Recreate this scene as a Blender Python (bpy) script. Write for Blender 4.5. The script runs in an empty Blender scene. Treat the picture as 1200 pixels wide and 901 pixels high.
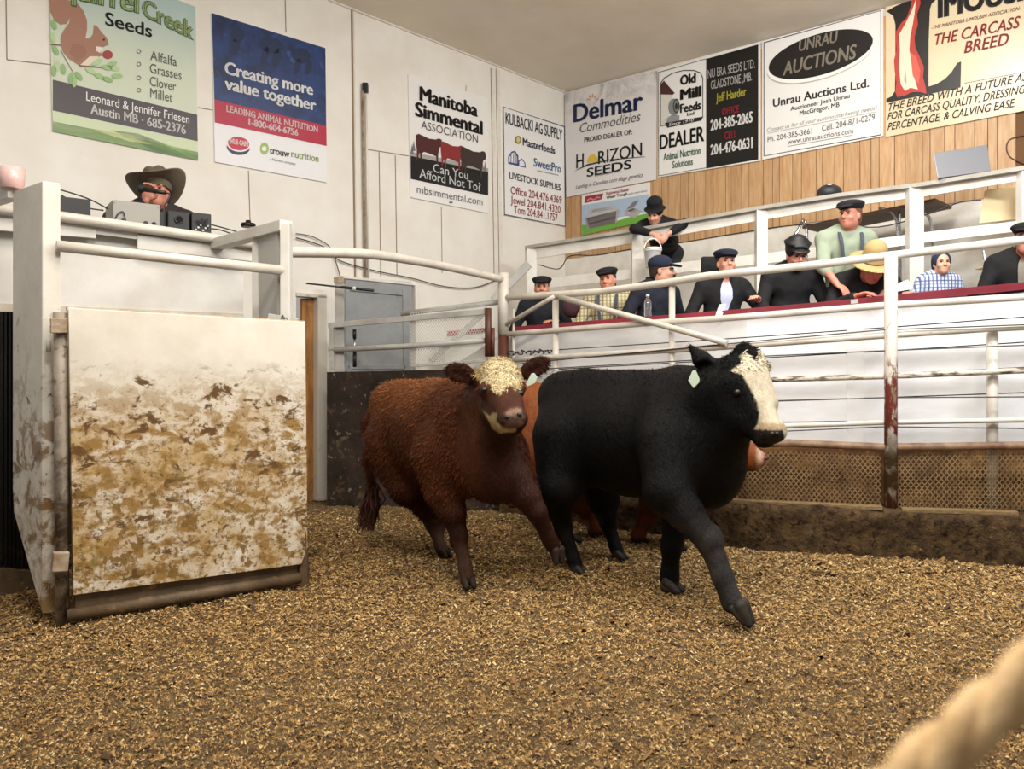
import bpy, math, random
import numpy as np
from mathutils import Vector, Matrix
random.seed(7); RNG = np.random.default_rng(7)
SC = bpy.context.scene; COL = SC.collection

# ------------------------------------------------------------------ camera, light, exposure
FP, HZ, EYE = 940.0, 440.0, 1.30          # focal length in pixels (1200 wide), horizon row, eye height
cam_d = bpy.data.cameras.new('camera'); cam = bpy.data.objects.new('camera', cam_d); COL.objects.link(cam)
cam_d.sensor_width = 36.0; cam_d.lens = FP / 1200 * 36.0
cam_d.shift_y = (HZ - 450.5) / 1200.0
cam.location = (0, 0, EYE); cam.rotation_euler = (math.pi / 2, 0, 0)
cam_d.clip_start = 0.05
cam_d.dof.use_dof = True; cam_d.dof.focus_distance = 5.6; cam_d.dof.aperture_fstop = 5.0
SC.camera = cam
SC.view_settings.view_transform = 'Standard'; SC.view_settings.look = 'None'
SC.view_settings.exposure = 0.36; SC.view_settings.gamma = 1.0
SC.view_settings.use_curve_mapping = False
world = bpy.data.worlds.new('hall_ambient'); SC.world = world; world.use_nodes = True
world.node_tree.nodes['Background'].inputs[0].default_value = (1.0, 0.95, 0.89, 1)
world.node_tree.nodes['Background'].inputs[1].default_value = 0.29

def lamp(name, loc, target, sx, sy, power, color):
    d = bpy.data.lights.new(name, 'AREA'); d.shape = 'RECTANGLE'; d.size = sx; d.size_y = sy
    d.energy = power; d.color = color
    o = bpy.data.objects.new(name, d); COL.objects.link(o); o.location = loc
    o.rotation_euler = (Vector(target) - Vector(loc)).to_track_quat('-Z', 'Y').to_euler()
    return o
WARM = (1.0, 0.92, 0.81); WHITE = (1.0, 0.965, 0.92); COOL = (0.86, 0.93, 1.0)
lamp('ring_lamp', (-1.0, 3.1, 4.95), (-1.0, 3.2, 0), 2.4, 0.5, 95, WARM)
lamp('ring_lamp', (1.4, 3.1, 4.95), (1.4, 3.2, 0), 2.4, 0.5, 95, WARM)
lamp('ring_lamp', (0.2, 0.8, 4.9), (0.2, 1.2, 0), 2.4, 0.6, 95, WARM)
lamp('stand_fill', (3.3, 3.4, 4.2), (2.9, 6.3, 1.3), 1.4, 0.4, 95, COOL)  # added unseen fill light, aimed to brighten the white planks
lamp('stand_fill', (2.4, 5.7, 4.9), (1.9, 8.6, 2.2), 1.6, 0.4, 60, WHITE)  # second added fill, out of frame, lifts the upper seating
def point_fill(name, loc, power, color, r=.22):
    d = bpy.data.lights.new(name, 'POINT'); d.energy = power; d.color = color; d.shadow_soft_size = r
    o = bpy.data.objects.new(name, d); COL.objects.link(o); o.location = loc
point_fill('ceiling_fill', (-0.7, 1.9, 3.9), 95, WHITE); point_fill('ceiling_fill', (2.4, 2.6, 3.9), 95, WHITE)  # added point lights out of view, brighten the ceiling and upper walls

# ------------------------------------------------------------------ projection helpers
def P(u, v, Y):
    return Vector(((u - 600) / FP * Y, Y, EYE + (HZ - v) / FP * Y))
def GY(v, z=0.0): return (EYE - z) * FP / (v - HZ)
def interpY(tab):
    us = np.array([a for a, b in tab], float); inv = np.array([1 / b for a, b in tab], float)
    def f(u):
        if u <= us[0]: i = 0
        elif u >= us[-1]: i = len(us) - 2
        else: i = int(np.searchsorted(us, u) - 1)
        t = (u - us[i]) / (us[i + 1] - us[i])
        return 1 / (inv[i] + t * (inv[i + 1] - inv[i]))
    return f
class Plane:                               # vertical plane through p along horizontal direction d
    def __init__(s, p, d):
        s.p = Vector((p[0], p[1], 0)); s.d = Vector((d[0], d[1], 0)).normalized()
        n = Vector((s.d.y, -s.d.x, 0))
        if n.y > 0: n = -n
        s.n = n
    def Y(s, u):
        k = (u - 600) / FP
        return s.p.dot(s.n) / (k * s.n.x + s.n.y)
    def at(s, u, v, off=0.0):
        return P(u, v, s.Y(u)) + s.n * off
CORNER = (0.7255, 11.0)
LW = Plane(CORNER, (1.02, 1.0)); RW = Plane(CORNER, (1.117, -1.0))
FY = interpY([(380, 8.05), (590, 7.76), (875, 6.17), (1043, 5.87), (1200, 5.62), (1500, 5.25)])
LY = lambda u: FY(u) + 0.42
PY = interpY([(560, 10.2), (617, 9.55), (1200, 6.75), (1400, 6.2)])

# ------------------------------------------------------------------ materials
def lin(h):
    h = h.lstrip('#'); c = [int(h[i:i + 2], 16) / 255 for i in (0, 2, 4)]
    return tuple(x / 12.92 if x <= 0.04045 else ((x + 0.055) / 1.055) ** 2.4 for x in c) + (1,)
MC = {}
class NT:
    def __init__(s, m):
        m.use_nodes = True; s.t = m.node_tree; s.b = s.t.nodes['Principled BSDF']
        s.co = s.t.nodes.new('ShaderNodeTexCoord').outputs['Object']
    def n(s, typ, **kw):
        o = s.t.nodes.new(typ)
        for k, v in kw.items():
            if isinstance(k, str) and hasattr(o, k): setattr(o, k, v)
        return o
    def l(s, a, b): s.t.links.new(a, b)
    def noise(s, scale, detail=5, rough=.6, stretch=None, dist=0.0):
        x = s.n('ShaderNodeTexNoise'); x.inputs['Scale'].default_value = scale
        x.inputs['Detail'].default_value = detail; x.inputs['Roughness'].default_value = rough
        x.inputs['Distortion'].default_value = dist
        co = s.co
        if stretch:
            mp = s.n('ShaderNodeMapping'); mp.inputs['Scale'].default_value = stretch
            s.l(co, mp.inputs['Vector']); co = mp.outputs[0]
        s.l(co, x.inputs['Vector']); return x.outputs['Fac']
    def ramp(s, fac, lo, hi):
        x = s.n('ShaderNodeMapRange'); x.inputs['From Min'].default_value = lo; x.inputs['From Max'].default_value = hi
        s.l(fac, x.inputs['Value']); return x.outputs[0]
    def math(s, op, a, b):
        x = s.n('ShaderNodeMath', operation=op)
        for i, q in enumerate((a, b)):
            if isinstance(q, (int, float)): x.inputs[i].default_value = q
            else: s.l(q, x.inputs[i])
        return x.outputs[0]
    def mix(s, fac, a, b, blend='MIX'):
        x = s.n('ShaderNodeMix', data_type='RGBA', blend_type=blend)
        for i, q in ((0, fac), (6, a), (7, b)):
            if isinstance(q, (int, float)): x.inputs[i].default_value = q
            elif isinstance(q, tuple): x.inputs[i].default_value = q
            else: s.l(q, x.inputs[i])
        return x.outputs[2]
    def bump(s, h, strength, dist=0.01):
        x = s.n('ShaderNodeBump'); x.inputs['Strength'].default_value = strength; x.inputs['Distance'].default_value = dist
        s.l(h, x.inputs['Height']); s.l(x.outputs[0], s.b.inputs['Normal'])
def mat(name, col, rough=.55, metal=0., col2=None, scale=6, lo=.35, hi=.7, bump=0, bscale=60, stretch=None, bdist=.01,
        spec=.5, trans=0, dirt=None, attr=False, sheen=0):
    if name in MC: return MC[name]
    m = bpy.data.materials.new(name); g = NT(m)
    g.b.inputs['Roughness'].default_value = rough; g.b.inputs['Metallic'].default_value = metal
    g.b.inputs['Specular IOR Level'].default_value = spec
    c = lin(col) if isinstance(col, str) else col
    g.b.inputs['Base Color'].default_value = c; cur = c
    if trans: g.b.inputs['Transmission Weight'].default_value = trans
    if sheen: g.b.inputs['Sheen Weight'].default_value = sheen
    if attr:
        a = g.n('ShaderNodeAttribute'); a.attribute_name = 'Col'; cur = a.outputs['Color']; g.l(cur, g.b.inputs['Base Color'])
    if col2:
        f = g.ramp(g.noise(scale, 6, .6, stretch), lo, hi)
        if attr:
            cur = g.mix(f, cur, lin(col2), 'MULTIPLY')
        else: cur = g.mix(f, cur, lin(col2))
        g.l(cur, g.b.inputs['Base Color'])
    for d in (dirt or []):                      # (colour, scale, lo, hi, z at which it fades out, z at which full, stretch)
        f = g.ramp(g.noise(d[1], 9, .68, d[6] if len(d) > 6 else None, .4), d[2], d[3])
        if d[4] is not None:
            sp = g.n('ShaderNodeSeparateXYZ'); g.l(g.co, sp.inputs[0])
            f = g.math('MULTIPLY', f, g.ramp(sp.outputs[2], d[4], d[5]))
        cur = g.mix(f, cur, lin(d[0])); g.l(cur, g.b.inputs['Base Color'])
    if bump: g.bump(g.noise(bscale, 6, .65, stretch), bump, bdist)
    MC[name] = m; return m

# ------------------------------------------------------------------ object helpers
WL = {}
def tag(o, label=None, cat=None, group=None, kind=None):
    if label: o['label'] = label
    if cat: o['category'] = cat
    if group: o['group'] = group
    if kind: o['kind'] = kind
    return o
def mesh(name, V, F, mats, parent=None, smooth=False, fm=None, cols=None, origin=None):
    V = np.asarray(V, np.float64).reshape(-1, 3)
    lo, hi = V.min(0), V.max(0)
    o0 = np.array(origin if origin is not None else ((lo[0] + hi[0]) / 2, (lo[1] + hi[1]) / 2, lo[2]))
    me = bpy.data.meshes.new(name); me.from_pydata((V - o0).tolist(), [], [list(map(int, f)) for f in F])
    for m in (mats if isinstance(mats, (list, tuple)) else [mats]): me.materials.append(m)
    if fm is not None: me.polygons.foreach_set('material_index', np.asarray(fm, np.int32))
    if smooth: me.polygons.foreach_set('use_smooth', np.ones(len(me.polygons), bool))
    if cols is not None:
        a = me.color_attributes.new('Col', 'FLOAT_COLOR', 'POINT')
        c = np.ones((len(V), 4), np.float32); c[:, :3] = cols; a.data.foreach_set('color', c.ravel())
    me.update()
    ob = bpy.data.objects.new(name, me); COL.objects.link(ob)
    place(ob, o0, parent); return ob
def place(ob, world_loc, parent):
    w = Vector([float(x) for x in world_loc]); WL[ob.name] = w
    if parent is not None:
        ob.parent = parent; ob.location = w - WL[parent.name]
    else: ob.location = w
def empty(name, loc, label, cat, group=None):
    o = bpy.data.objects.new(name, None); COL.objects.link(o); o.empty_display_size = .1
    place(o, loc, None); return tag(o, label, cat, group)
class MB:
    def __init__(s): s.V = []; s.F = []; s.M = []; s.m = 0
    def add(s, V, F):
        b = len(s.V); s.V += [tuple(map(float, v)) for v in V]; s.F += [[b + i for i in f] for f in F]; s.M += [s.m] * len(F); return s
    def prism(s, pts, ext):                     # polygon extruded by vector ext
        n = len(pts); V = [Vector(p) for p in pts] + [Vector(p) + Vector(ext) for p in pts]
        F = [list(range(n))[::-1], list(range(n, 2 * n))] + [[i, (i + 1) % n, n + (i + 1) % n, n + i] for i in range(n)]
        return s.add(V, F)
    def box(s, c, size, R=None):
        R = R or Matrix.Identity(3); h = Vector(size) / 2
        V = [Vector(c) + R @ Vector((x * h.x, y * h.y, z * h.z)) for x in (-1, 1) for y in (-1, 1) for z in (-1, 1)]
        return s.add(V, [(0, 1, 3, 2), (4, 6, 7, 5), (0, 4, 5, 1), (2, 3, 7, 6), (0, 2, 6, 4), (1, 5, 7, 3)])
    def bar(s, a, b, w, h, up=(0, 0, 1)):       # rectangular bar a->b, w across, h along up
        a, b, up = Vector(a), Vector(b), Vector(up); d = (b - a).normalized()
        x = d.cross(up).normalized(); y = x.cross(d).normalized()
        V = [q + x * i * w / 2 + y * j * h / 2 for q in (a, b) for i, j in ((-1, -1), (1, -1), (1, 1), (-1, 1))]
        return s.add(V, [(3, 2, 1, 0), (4, 5, 6, 7)] + [(i, (i + 1) % 4, 4 + (i + 1) % 4, 4 + i) for i in range(4)])
    def tube(s, pts, r, n=10, cap=True):
        pts = [Vector(p) for p in pts]; V = []; F = []; N = len(pts)
        rr = r if isinstance(r, (list, tuple)) else [r] * N; ref = None
        for i, p in enumerate(pts):
            d = (pts[min(i + 1, N - 1)] - pts[max(i - 1, 0)]).normalized()
            if ref is None: ref = Vector((0, 0, 1)) if abs(d.z) < .9 else Vector((1, 0, 0))
            x = d.cross(ref).normalized(); y = x.cross(d).normalized(); ref = y
            V += [p + (x * math.cos(2 * math.pi * k / n) + y * math.sin(2 * math.pi * k / n)) * rr[i] for k in range(n)]
        for i in range(N - 1):
            F += [(i * n + k, i * n + (k + 1) % n, (i + 1) * n + (k + 1) % n, (i + 1) * n + k) for k in range(n)]
        if cap: F += [list(range(n))[::-1], list(range((N - 1) * n, N * n))]
        return s.add(V, F)
    def lathe(s, c, prof, n=24, axis=(0, 0, 1), sx=1, sy=1, rot=0):
        ax = Vector(axis).normalized(); x = ax.orthogonal().normalized()
        if abs(ax.z) > .99: x = Vector((math.cos(rot), math.sin(rot), 0))
        y = ax.cross(x); V = []; F = []
        for r, z in prof:
            V += [Vector(c) + ax * z + x * math.cos(2 * math.pi * k / n) * r * sx + y * math.sin(2 * math.pi * k / n) * r * sy for k in range(n)]
        for i in range(len(prof) - 1):
            F += [(i * n + k, i * n + (k + 1) % n, (i + 1) * n + (k + 1) % n, (i + 1) * n + k) for k in range(n)]
        F += [list(range(n))[::-1], list(range((len(prof) - 1) * n, len(prof) * n))]
        return s.add(V, F)
    def ball(s, c, r, n=12, m=8, R=None):
        r = Vector(r) if not isinstance(r, (int, float)) else Vector((r, r, r)); V = []; F = []
        for i in range(m + 1):
            a = math.pi * i / m
            for k in range(n):
                q = Vector((r.x * math.sin(a) * math.cos(2 * math.pi * k / n), r.y * math.sin(a) * math.sin(2 * math.pi * k / n), r.z * math.cos(a)))
                V.append(Vector(c) + (R @ q if R else q))
        for i in range(m):
            F += [(i * n + k, (i + 1) * n + k, (i + 1) * n + (k + 1) % n, i * n + (k + 1) % n) for k in range(n)]
        return s.add(V, F)
    def build(s, name, mats, parent=None, smooth=False, bevel=0, autosm=False):
        o = mesh(name, s.V, s.F, mats, parent, smooth, s.M)
        if bevel:
            b = o.modifiers.new('bevel', 'BEVEL'); b.width = bevel; b.segments = 2; b.limit_method = 'ANGLE'
        return o
def smooth_tube(ob):
    ob.data.polygons.foreach_set('use_smooth', [len(p.vertices) == 4 for p in ob.data.polygons]); return ob
def tube_obj(name, pts, r, m, parent=None, n=10):
    return smooth_tube(MB().tube(pts, r, n).build(name, m, parent))
def curve_pts(pts, k=6):                        # Catmull-Rom
    pts = [Vector(p) for p in pts]; out = []
    for i in range(len(pts) - 1):
        p0 = pts[max(i - 1, 0)]; p1 = pts[i]; p2 = pts[i + 1]; p3 = pts[min(i + 2, len(pts) - 1)]
        for j in range(k):
            t = j / k
            out.append(.5 * ((2 * p1) + (p2 - p0) * t + (2 * p0 - 5 * p1 + 4 * p2 - p3) * t * t + (3 * p1 - p0 - 3 * p2 + p3) * t ** 3))
    return out + [pts[-1]]

# ------------------------------------------------------------------ implicit bodies (smooth union of limbs -> one skin)
class Body:
    def __init__(s): s.pr = []
    def cone(s, a, b, ra, rb, k=.03, sub=False):
        s.pr.append(('c', np.array(a, float), np.array(b, float), ra, rb, k, sub)); return s
    def chain(s, pts, rs, k=.03):
        for i in range(len(pts) - 1): s.cone(pts[i], pts[i + 1], rs[i], rs[i + 1], k * (3.6 if i == 0 and rs[0] > .12 else 1))
        return s
    def ell(s, c, r, R=None, k=.04, sub=False):
        s.pr.append(('e', np.array(c, float), np.array(r, float), np.array(R if R is not None else np.eye(3), float), None, k, sub)); return s
    def grow(s, res):
        lo = np.full(3, 1e9); hi = -lo; bb = []
        for p in s.pr:
            if p[0] == 'c': a = np.minimum(p[1] - p[3], p[2] - p[4]); b = np.maximum(p[1] + p[3], p[2] + p[4])
            else:
                e = np.sqrt(((p[3] * p[2][None, :]) ** 2).sum(1)); a, b = p[1] - e, p[1] + e
            bb.append((a, b))
            if not p[6]: lo = np.minimum(lo, a); hi = np.maximum(hi, b)
        lo -= .04; hi += .04
        n = np.ceil((hi - lo) / res).astype(int) + 1
        f = np.full(n, .5, np.float32)
        for p, (a, b) in zip(s.pr, bb):
            k = p[5]; mg = k + 3 * res
            i0 = np.maximum(((a - mg - lo) / res).astype(int), 0); i1 = np.minimum(np.ceil((b + mg - lo) / res).astype(int) + 1, n)
            if (i1 <= i0).any(): continue
            X = [(lo[q] + res * np.arange(i0[q], i1[q])).astype(np.float32) for q in range(3)]
            x, y, z = np.meshgrid(*X, indexing='ij', sparse=True)
            if p[0] == 'c':
                A, B, ra, rb = p[1], p[2], p[3], p[4]; d = B - A; L = float(d @ d) + 1e-9
                t = np.clip(((x - A[0]) * d[0] + (y - A[1]) * d[1] + (z - A[2]) * d[2]) / L, 0, 1)
                D = np.sqrt((x - A[0] - t * d[0]) ** 2 + (y - A[1] - t * d[1]) ** 2 + (z - A[2] - t * d[2]) ** 2) - (ra + (rb - ra) * t)
            else:
                C, r, R = p[1], p[2], p[3]; q = []
                for c in range(3):
                    q.append((x - C[0]) * R[0, c] + (y - C[1]) * R[1, c] + (z - C[2]) * R[2, c])
                k0 = np.sqrt(sum((q[c] / r[c]) ** 2 for c in range(3))); k1 = np.sqrt(sum((q[c] / r[c] ** 2) ** 2 for c in range(3))) + 1e-6
                D = k0 * (k0 - 1) / k1
            sl = tuple(slice(i0[q], i1[q]) for q in range(3)); g = f[sl]
            if p[6]:
                D = -D; h = np.maximum(k - np.abs(g - D), 0) / k; f[sl] = np.maximum(g, D) + h * h * k / 4
            else:
                h = np.maximum(k - np.abs(g - D), 0) / k; f[sl] = np.minimum(g, D) - h * h * k / 4
        return surfnets(f, lo, res)
def surfnets(f, lo, res):
    nx, ny, nz = f.shape; s = f < 0
    def cor(a, i, j, k): return a[i:nx - 1 + i, j:ny - 1 + j, k:nz - 1 + k]
    c = sum(cor(s, i, j, k).astype(np.int8) for i in (0, 1) for j in (0, 1) for k in (0, 1))
    act = (c > 0) & (c < 8); I = np.argwhere(act); idx = np.full(act.shape, -1, np.int64); idx[act] = np.arange(len(I))
    pos = np.zeros((len(I), 3)); cnt = np.zeros(len(I))
    cs = [(i, j, k) for i in (0, 1) for j in (0, 1) for k in (0, 1)]
    for a in cs:
        for ax in range(3):
            if a[ax]: continue
            b = list(a); b[ax] = 1
            fa = f[I[:, 0] + a[0], I[:, 1] + a[1], I[:, 2] + a[2]]; fb = f[I[:, 0] + b[0], I[:, 1] + b[1], I[:, 2] + b[2]]
            x = (fa < 0) != (fb < 0); t = np.where(x, fa / np.where(x, fa - fb, 1), 0)
            p = np.array(a, float)[None, :].repeat(len(I), 0); p[:, ax] = t
            pos += p * x[:, None]; cnt += x
    V = lo + (I + pos / cnt[:, None]) * res; F = []
    for ax in range(3):
        o1, o2 = [(1, 2), (2, 0), (0, 1)][ax]
        s0 = [slice(None)] * 3; s1 = [slice(None)] * 3; s0[ax] = slice(0, -1); s1[ax] = slice(1, None)
        a = s[tuple(s0)]; b = s[tuple(s1)]; E = np.argwhere(a != b)
        ok = (E[:, o1] > 0) & (E[:, o2] > 0) & (E[:, o1] < f.shape[o1] - 1) & (E[:, o2] < f.shape[o2] - 1); E = E[ok]
        ins = a[E[:, 0], E[:, 1], E[:, 2]]
        def cell(d1, d2):
            q = E.copy(); q[:, o1] -= d1; q[:, o2] -= d2; return idx[q[:, 0], q[:, 1], q[:, 2]]
        Q = np.stack([cell(1, 1), cell(0, 1), cell(0, 0), cell(1, 0)], 1)
        Q[~ins] = Q[~ins][:, ::-1]; F.append(Q)
    return V, np.concatenate(F)
def basis(f, up=(0, 0, 1)):
    f = Vector(f).normalized(); l = Vector(up).cross(f).normalized(); u = f.cross(l)
    return np.array([[f[i], l[i], u[i]] for i in range(3)])
def wob(V, s):                                   # cheap smooth pseudo-noise in [-1,1]
    return (np.sin(V[:, 0] * s * 1.7 + np.sin(V[:, 1] * s * 1.3 + 1.1) * 1.7) + np.sin(V[:, 1] * s * 1.9 + np.sin(V[:, 2] * s * 1.1 + 2.3) * 1.9)
            + np.sin(V[:, 2] * s * 1.6 + np.sin(V[:, 0] * s * 1.5 + .7) * 1.6)) / 3
# ------------------------------------------------------------------ setting
M_wall = mat('white_painted_sheet', '#f0ece3', .5, col2='#e6e0d4', scale=2.2, bump=.06, bscale=25, dirt=[('#8a7350', 14, .74, .82, None, None)])
M_white = mat('white_paint', '#ece8df', .42, col2='#d9d2c4', scale=5, bump=.08, bscale=50)
M_ceil = mat('ceiling_sheet', '#f0e7d7', .75, col2='#e6dbc8', scale=1.5)
M_seam = mat('wall_seam', '#8d7a62', .7)  # plain brown tone for the seam lines between wall sheets
def struct(name, mb, m, **k): return tag(mb.build(name, m, **k), kind='structure')
zt = 5.35
def wallpt(pl, u, z, off=0):
    q = pl.at(u, 440, off); return Vector((q.x, q.y, z))
# left wall with a doorway (door_1) and the grey door (door_2) on it
def strip(pl, u0, u1, z0, z1, depth=.1, off=0):
    return [wallpt(pl, u0, z0, off), wallpt(pl, u1, z0, off), wallpt(pl, u1, z1, off), wallpt(pl, u0, z1, off)], -pl.n * depth
mb = MB()
zhead = LW.at(360, 345).z
for a in ((-330, 347, 0, zt), (347, 377, zhead, zt), (377, 664, 0, zt)):
    mb.prism(*strip(LW, *a))
struct('wall_left', mb, M_wall)
mb = MB(); mb.prism(*strip(RW, 661, 1290, 0, zt)); struct('wall_right', mb, M_white)
# ceiling through the three measured wall-top points
a, b, c = LW.at(385, 0), Vector((CORNER[0], CORNER[1], LW.at(661, 108).z)), RW.at(1035, 11)
nrm = (b - a).cross(c - a).normalized()
def ceil(x, y): return Vector((x, y, a.z - (nrm.x * (x - a.x) + nrm.y * (y - a.y)) / nrm.z))
mb = MB(); mb.prism([ceil(-5, 3.2), ceil(5.2, 3.2), ceil(5.2, 11.6), ceil(-5, 11.6)], (0, 0, .1)); struct('ceiling', mb, M_ceil)
# wall seams, battens and conduit on the left wall
def wline(name, pl, p0, p1, w, t, m, kind='structure'):
    A, B = pl.at(*p0), pl.at(*p1); d = (B - A).normalized(); s = d.cross(pl.n).normalized() * w / 2
    mb = MB().prism([A - s, A + s, B + s, B - s], pl.n * t); o = mb.build(name, m)
    return tag(o, kind=kind)
i = 0
for p0, p1, w, m in [((412, 12), (416, 330), .022, M_seam), ((414.5, 12), (418.5, 330), .012, M_white), ((577, 80), (581, 330), .05, M_white),
                     ((584, 82), (588, 330), .035, M_white), ((575, 80), (579, 330), .008, M_seam), ((581, 80), (585, 330), .008, M_seam),
                     ((444, 178), (446, 325), .008, M_seam), ((463, 182), (465, 322), .008, M_seam), ((424, 174), (480, 183), .008, M_seam),
                     ((7, 0), (8, 70), .006, M_seam), ((8, 70), (62, 76), .006, M_seam), ((334, 0), (335, 38), .006, M_seam), ((291, 200), (293, 262), .006, M_seam),
                     ((232, 126), (249, 129), .006, M_seam), ((517, 242), (518, 320), .006, M_seam), ((545, 130), (546, 100), .005, M_seam)]:
    i += 1; wline('trim_%d' % i, LW, p0, p1, w, .006, m)
wline('trim_%d' % (i + 1), LW, (385, -1), (661, 107), .05, .03, M_white)
con = empty('wall_conduit', LW.at(426, 330), 'pair of thin brown pipes running up the white wall to a small black box', 'pipe')
M_rust = mat('rusty_pipe', '#7d6145', .6, col2='#bcae97', scale=9, bump=.1)
M_blk = mat('black_plastic', '#1b1c1e', .45, bump=.03, bscale=200)
tube_obj('pipe', [LW.at(423, 107, .03), LW.at(426, 330, .03)], .014, M_rust, con)
tube_obj('pipe', [LW.at(427, 112, .03), LW.at(430, 330, .03)], .012, M_white, con)
q = LW.at(426, 104, .035); MB().box(q, (.06, .06, .1)).build('junction_box', M_blk, con, bevel=.006)
# doorway: jamb, ajar wooden door, dark passage behind
M_jamb = mat('grubby_white_jamb', '#d9d4c8', .5, dirt=[('#5a4630', 9, .55, .75, 1.0, 0.)])
M_ply = mat('worn_plywood', '#c08a4a', .55, col2='#7a4a22', scale=3, stretch=(6, 6, .8), bump=.15, dirt=[('#3a2411', 5, .5, .68, 1.1, .2)])
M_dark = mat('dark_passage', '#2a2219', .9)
d1 = empty('door_1', wallpt(LW, 362, 0), 'worn bare plywood door standing ajar in the left wall doorway', 'door'); d1['kind'] = 'structure'
mb = MB(); mb.prism(*strip(LW, 371.5, 382, 0, LW.at(377, 346).z, .14, .02)); mb.build('jamb', M_jamb, d1, bevel=.006)
mb = MB(); mb.prism(*strip(LW, 346.5, 382, LW.at(362, 348).z, LW.at(362, 344).z, .14, .02)); mb.build('lintel', M_jamb, d1)
edge = [(358.5, 349), (371, 349), (371.5, 385), (370.5, 420), (372.5, 440), (374, 460), (372, 500), (372.5, 550), (370.5, 592), (358, 592)]
mb = MB().prism([LW.at(u, v, -.07) for u, v in edge], -LW.n * .045); leaf = mb.build('leaf', M_ply, d1)
mb = MB().bar(LW.at(366, 452, -.05), LW.at(366, 478, -.05), .03, .03); mb.build('handle', M_blk, leaf)
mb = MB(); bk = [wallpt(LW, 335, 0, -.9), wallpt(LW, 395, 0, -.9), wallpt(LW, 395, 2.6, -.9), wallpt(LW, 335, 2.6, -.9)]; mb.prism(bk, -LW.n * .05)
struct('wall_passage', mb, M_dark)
d2 = empty('door_2', wallpt(LW, 440, 1.0), 'closed grey door with a white frame behind the pipe gate', 'door'); d2['kind'] = 'structure'
M_grey = mat('grey_door_paint', '#9c9fa0', .5, col2='#8a8d8d', scale=4, dirt=[('#6d6a62', 8, .62, .75, None, None)])
mb = MB().prism([LW.at(u, v, .012) for u, v in [(401, 324), (480, 331), (480, 440), (401, 440)]], LW.n * .035); mb.build('leaf', M_grey, d2, bevel=.004)
mb = MB()
for a_, b_ in (((398, 325), (486, 334)), ): mb.bar(LW.at(*a_, .04), LW.at(*b_, .04), .05, .03)
mb.bar(LW.at(484, 333, .04), LW.at(485, 440, .04), .07, .05); mb.build('frame', M_white, d2, bevel=.006)
mb = MB()
mb.bar(LW.at(406, 339, .05), LW.at(468, 345, .05), .03, .035); mb.bar(LW.at(471, 340, .05), LW.at(472, 440, .05), .02, .06); mb.bar(LW.at(404, 335, .05), LW.at(405, 440, .05), .02, .05)
mb.bar(LW.at(404, 430, .05), LW.at(472, 430, .05), .02, .05); mb.build('panel_moulding', M_grey, d2, bevel=.004)
# right wall: oak boards above, white below
bw = []; u = 0.0
mb = MB(); cols = []
L0 = Vector((CORNER[0], CORNER[1], 0)); x = .02; rr = random.Random(3)
cyc = [.10, .16, .07, .13, .09, .17, .11, .08, .15]
k = 0
def line_z(tab, d):                             # z along wall distance d from measured pixels
    pts = [RW.at(*p) for p in tab]; ds = [(Vector((p.x, p.y, 0)) - L0).length for p in pts]
    return float(np.interp(d, ds, [p.z for p in pts]))
hi_ = [(663, 116), (770, 90), (892, 58), (1036, 20), (1250, -45)]
low = [(667, 303), (800, 284), (940, 262), (1060, 247), (1150, 233), (1250, 219)]
while x < 5.3:
    w = cyc[k % 9]; k += 1
    q0 = L0 + RW.d * x + RW.n * .002; q1 = L0 + RW.d * (x + w - .007) + RW.n * .002
    z0, z1 = line_z(low, x), line_z(low, x + w)
    mb.prism([(q0.x, q0.y, z0), (q1.x, q1.y, z1), (q1.x, q1.y, line_z(hi_, x + w)), (q0.x, q0.y, line_z(hi_, x))], RW.n * .012)
    s = 1 + rr.uniform(-.1, .06); cols += [s] * 8; x += w
M_oak = mat('oak_panel', '#d6ae7c', .45, attr=True, col2='#dcc0a0', scale=5, stretch=(7, 7, .7), lo=.3, hi=.75, bump=.05)
base = np.array(lin('#cba980')[:3])
o = mesh('wall_panelling', mb.V, mb.F, M_oak, cols=np.array(cols)[:, None] * base[None, :]); tag(o, kind='structure')
mb = MB(); mb.prism([RW.at(664, 300, .001), RW.at(1290, 213, .001), RW.at(1290, 80, .001), RW.at(664, 150, .001)], RW.n * .002); struct('wall_panel_backing', mb, mat('groove', '#6b4a28', .8))
# floor with real lumps
M_floor = None
m = bpy.data.materials.new('sawdust_and_dirt'); g = NT(m); MC['sawdust'] = m; M_floor = m
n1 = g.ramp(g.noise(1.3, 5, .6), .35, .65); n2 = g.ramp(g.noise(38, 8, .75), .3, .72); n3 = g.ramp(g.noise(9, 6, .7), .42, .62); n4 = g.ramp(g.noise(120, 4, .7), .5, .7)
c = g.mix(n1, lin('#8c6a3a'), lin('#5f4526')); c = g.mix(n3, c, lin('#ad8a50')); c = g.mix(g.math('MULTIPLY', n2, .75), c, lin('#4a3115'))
c = g.mix(g.math('MULTIPLY', n4, .75), c, lin('#e0c48e')); g.l(c, g.b.inputs['Base Color']); g.b.inputs['Roughness'].default_value = .8
g.bump(g.math('ADD', g.noise(45, 8, .75), g.math('MULTIPLY', g.noise(150, 4, .7), .6)), 1.0, .045)
def floor_h(X, Y):
    V = np.stack([X, Y, X * .37 + Y * .21], -1).reshape(-1, 3)
    h = .012 * wob(V, 3.1) + .010 * wob(V + 5, 9.0) + .008 * wob(V * 1.3 + 2, 23) + .010 * wob(V[:, [1, 0, 2]] + 1, 43) + .009 * wob(V * .9 + 4, 71)
    return (h - .006).reshape(X.shape)
xs = np.arange(-4.6, 4.9, .018); ys = np.arange(.8, 8.6, .018); X, Y = np.meshgrid(xs, ys, indexing='ij'); Z = floor_h(X, Y)
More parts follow.
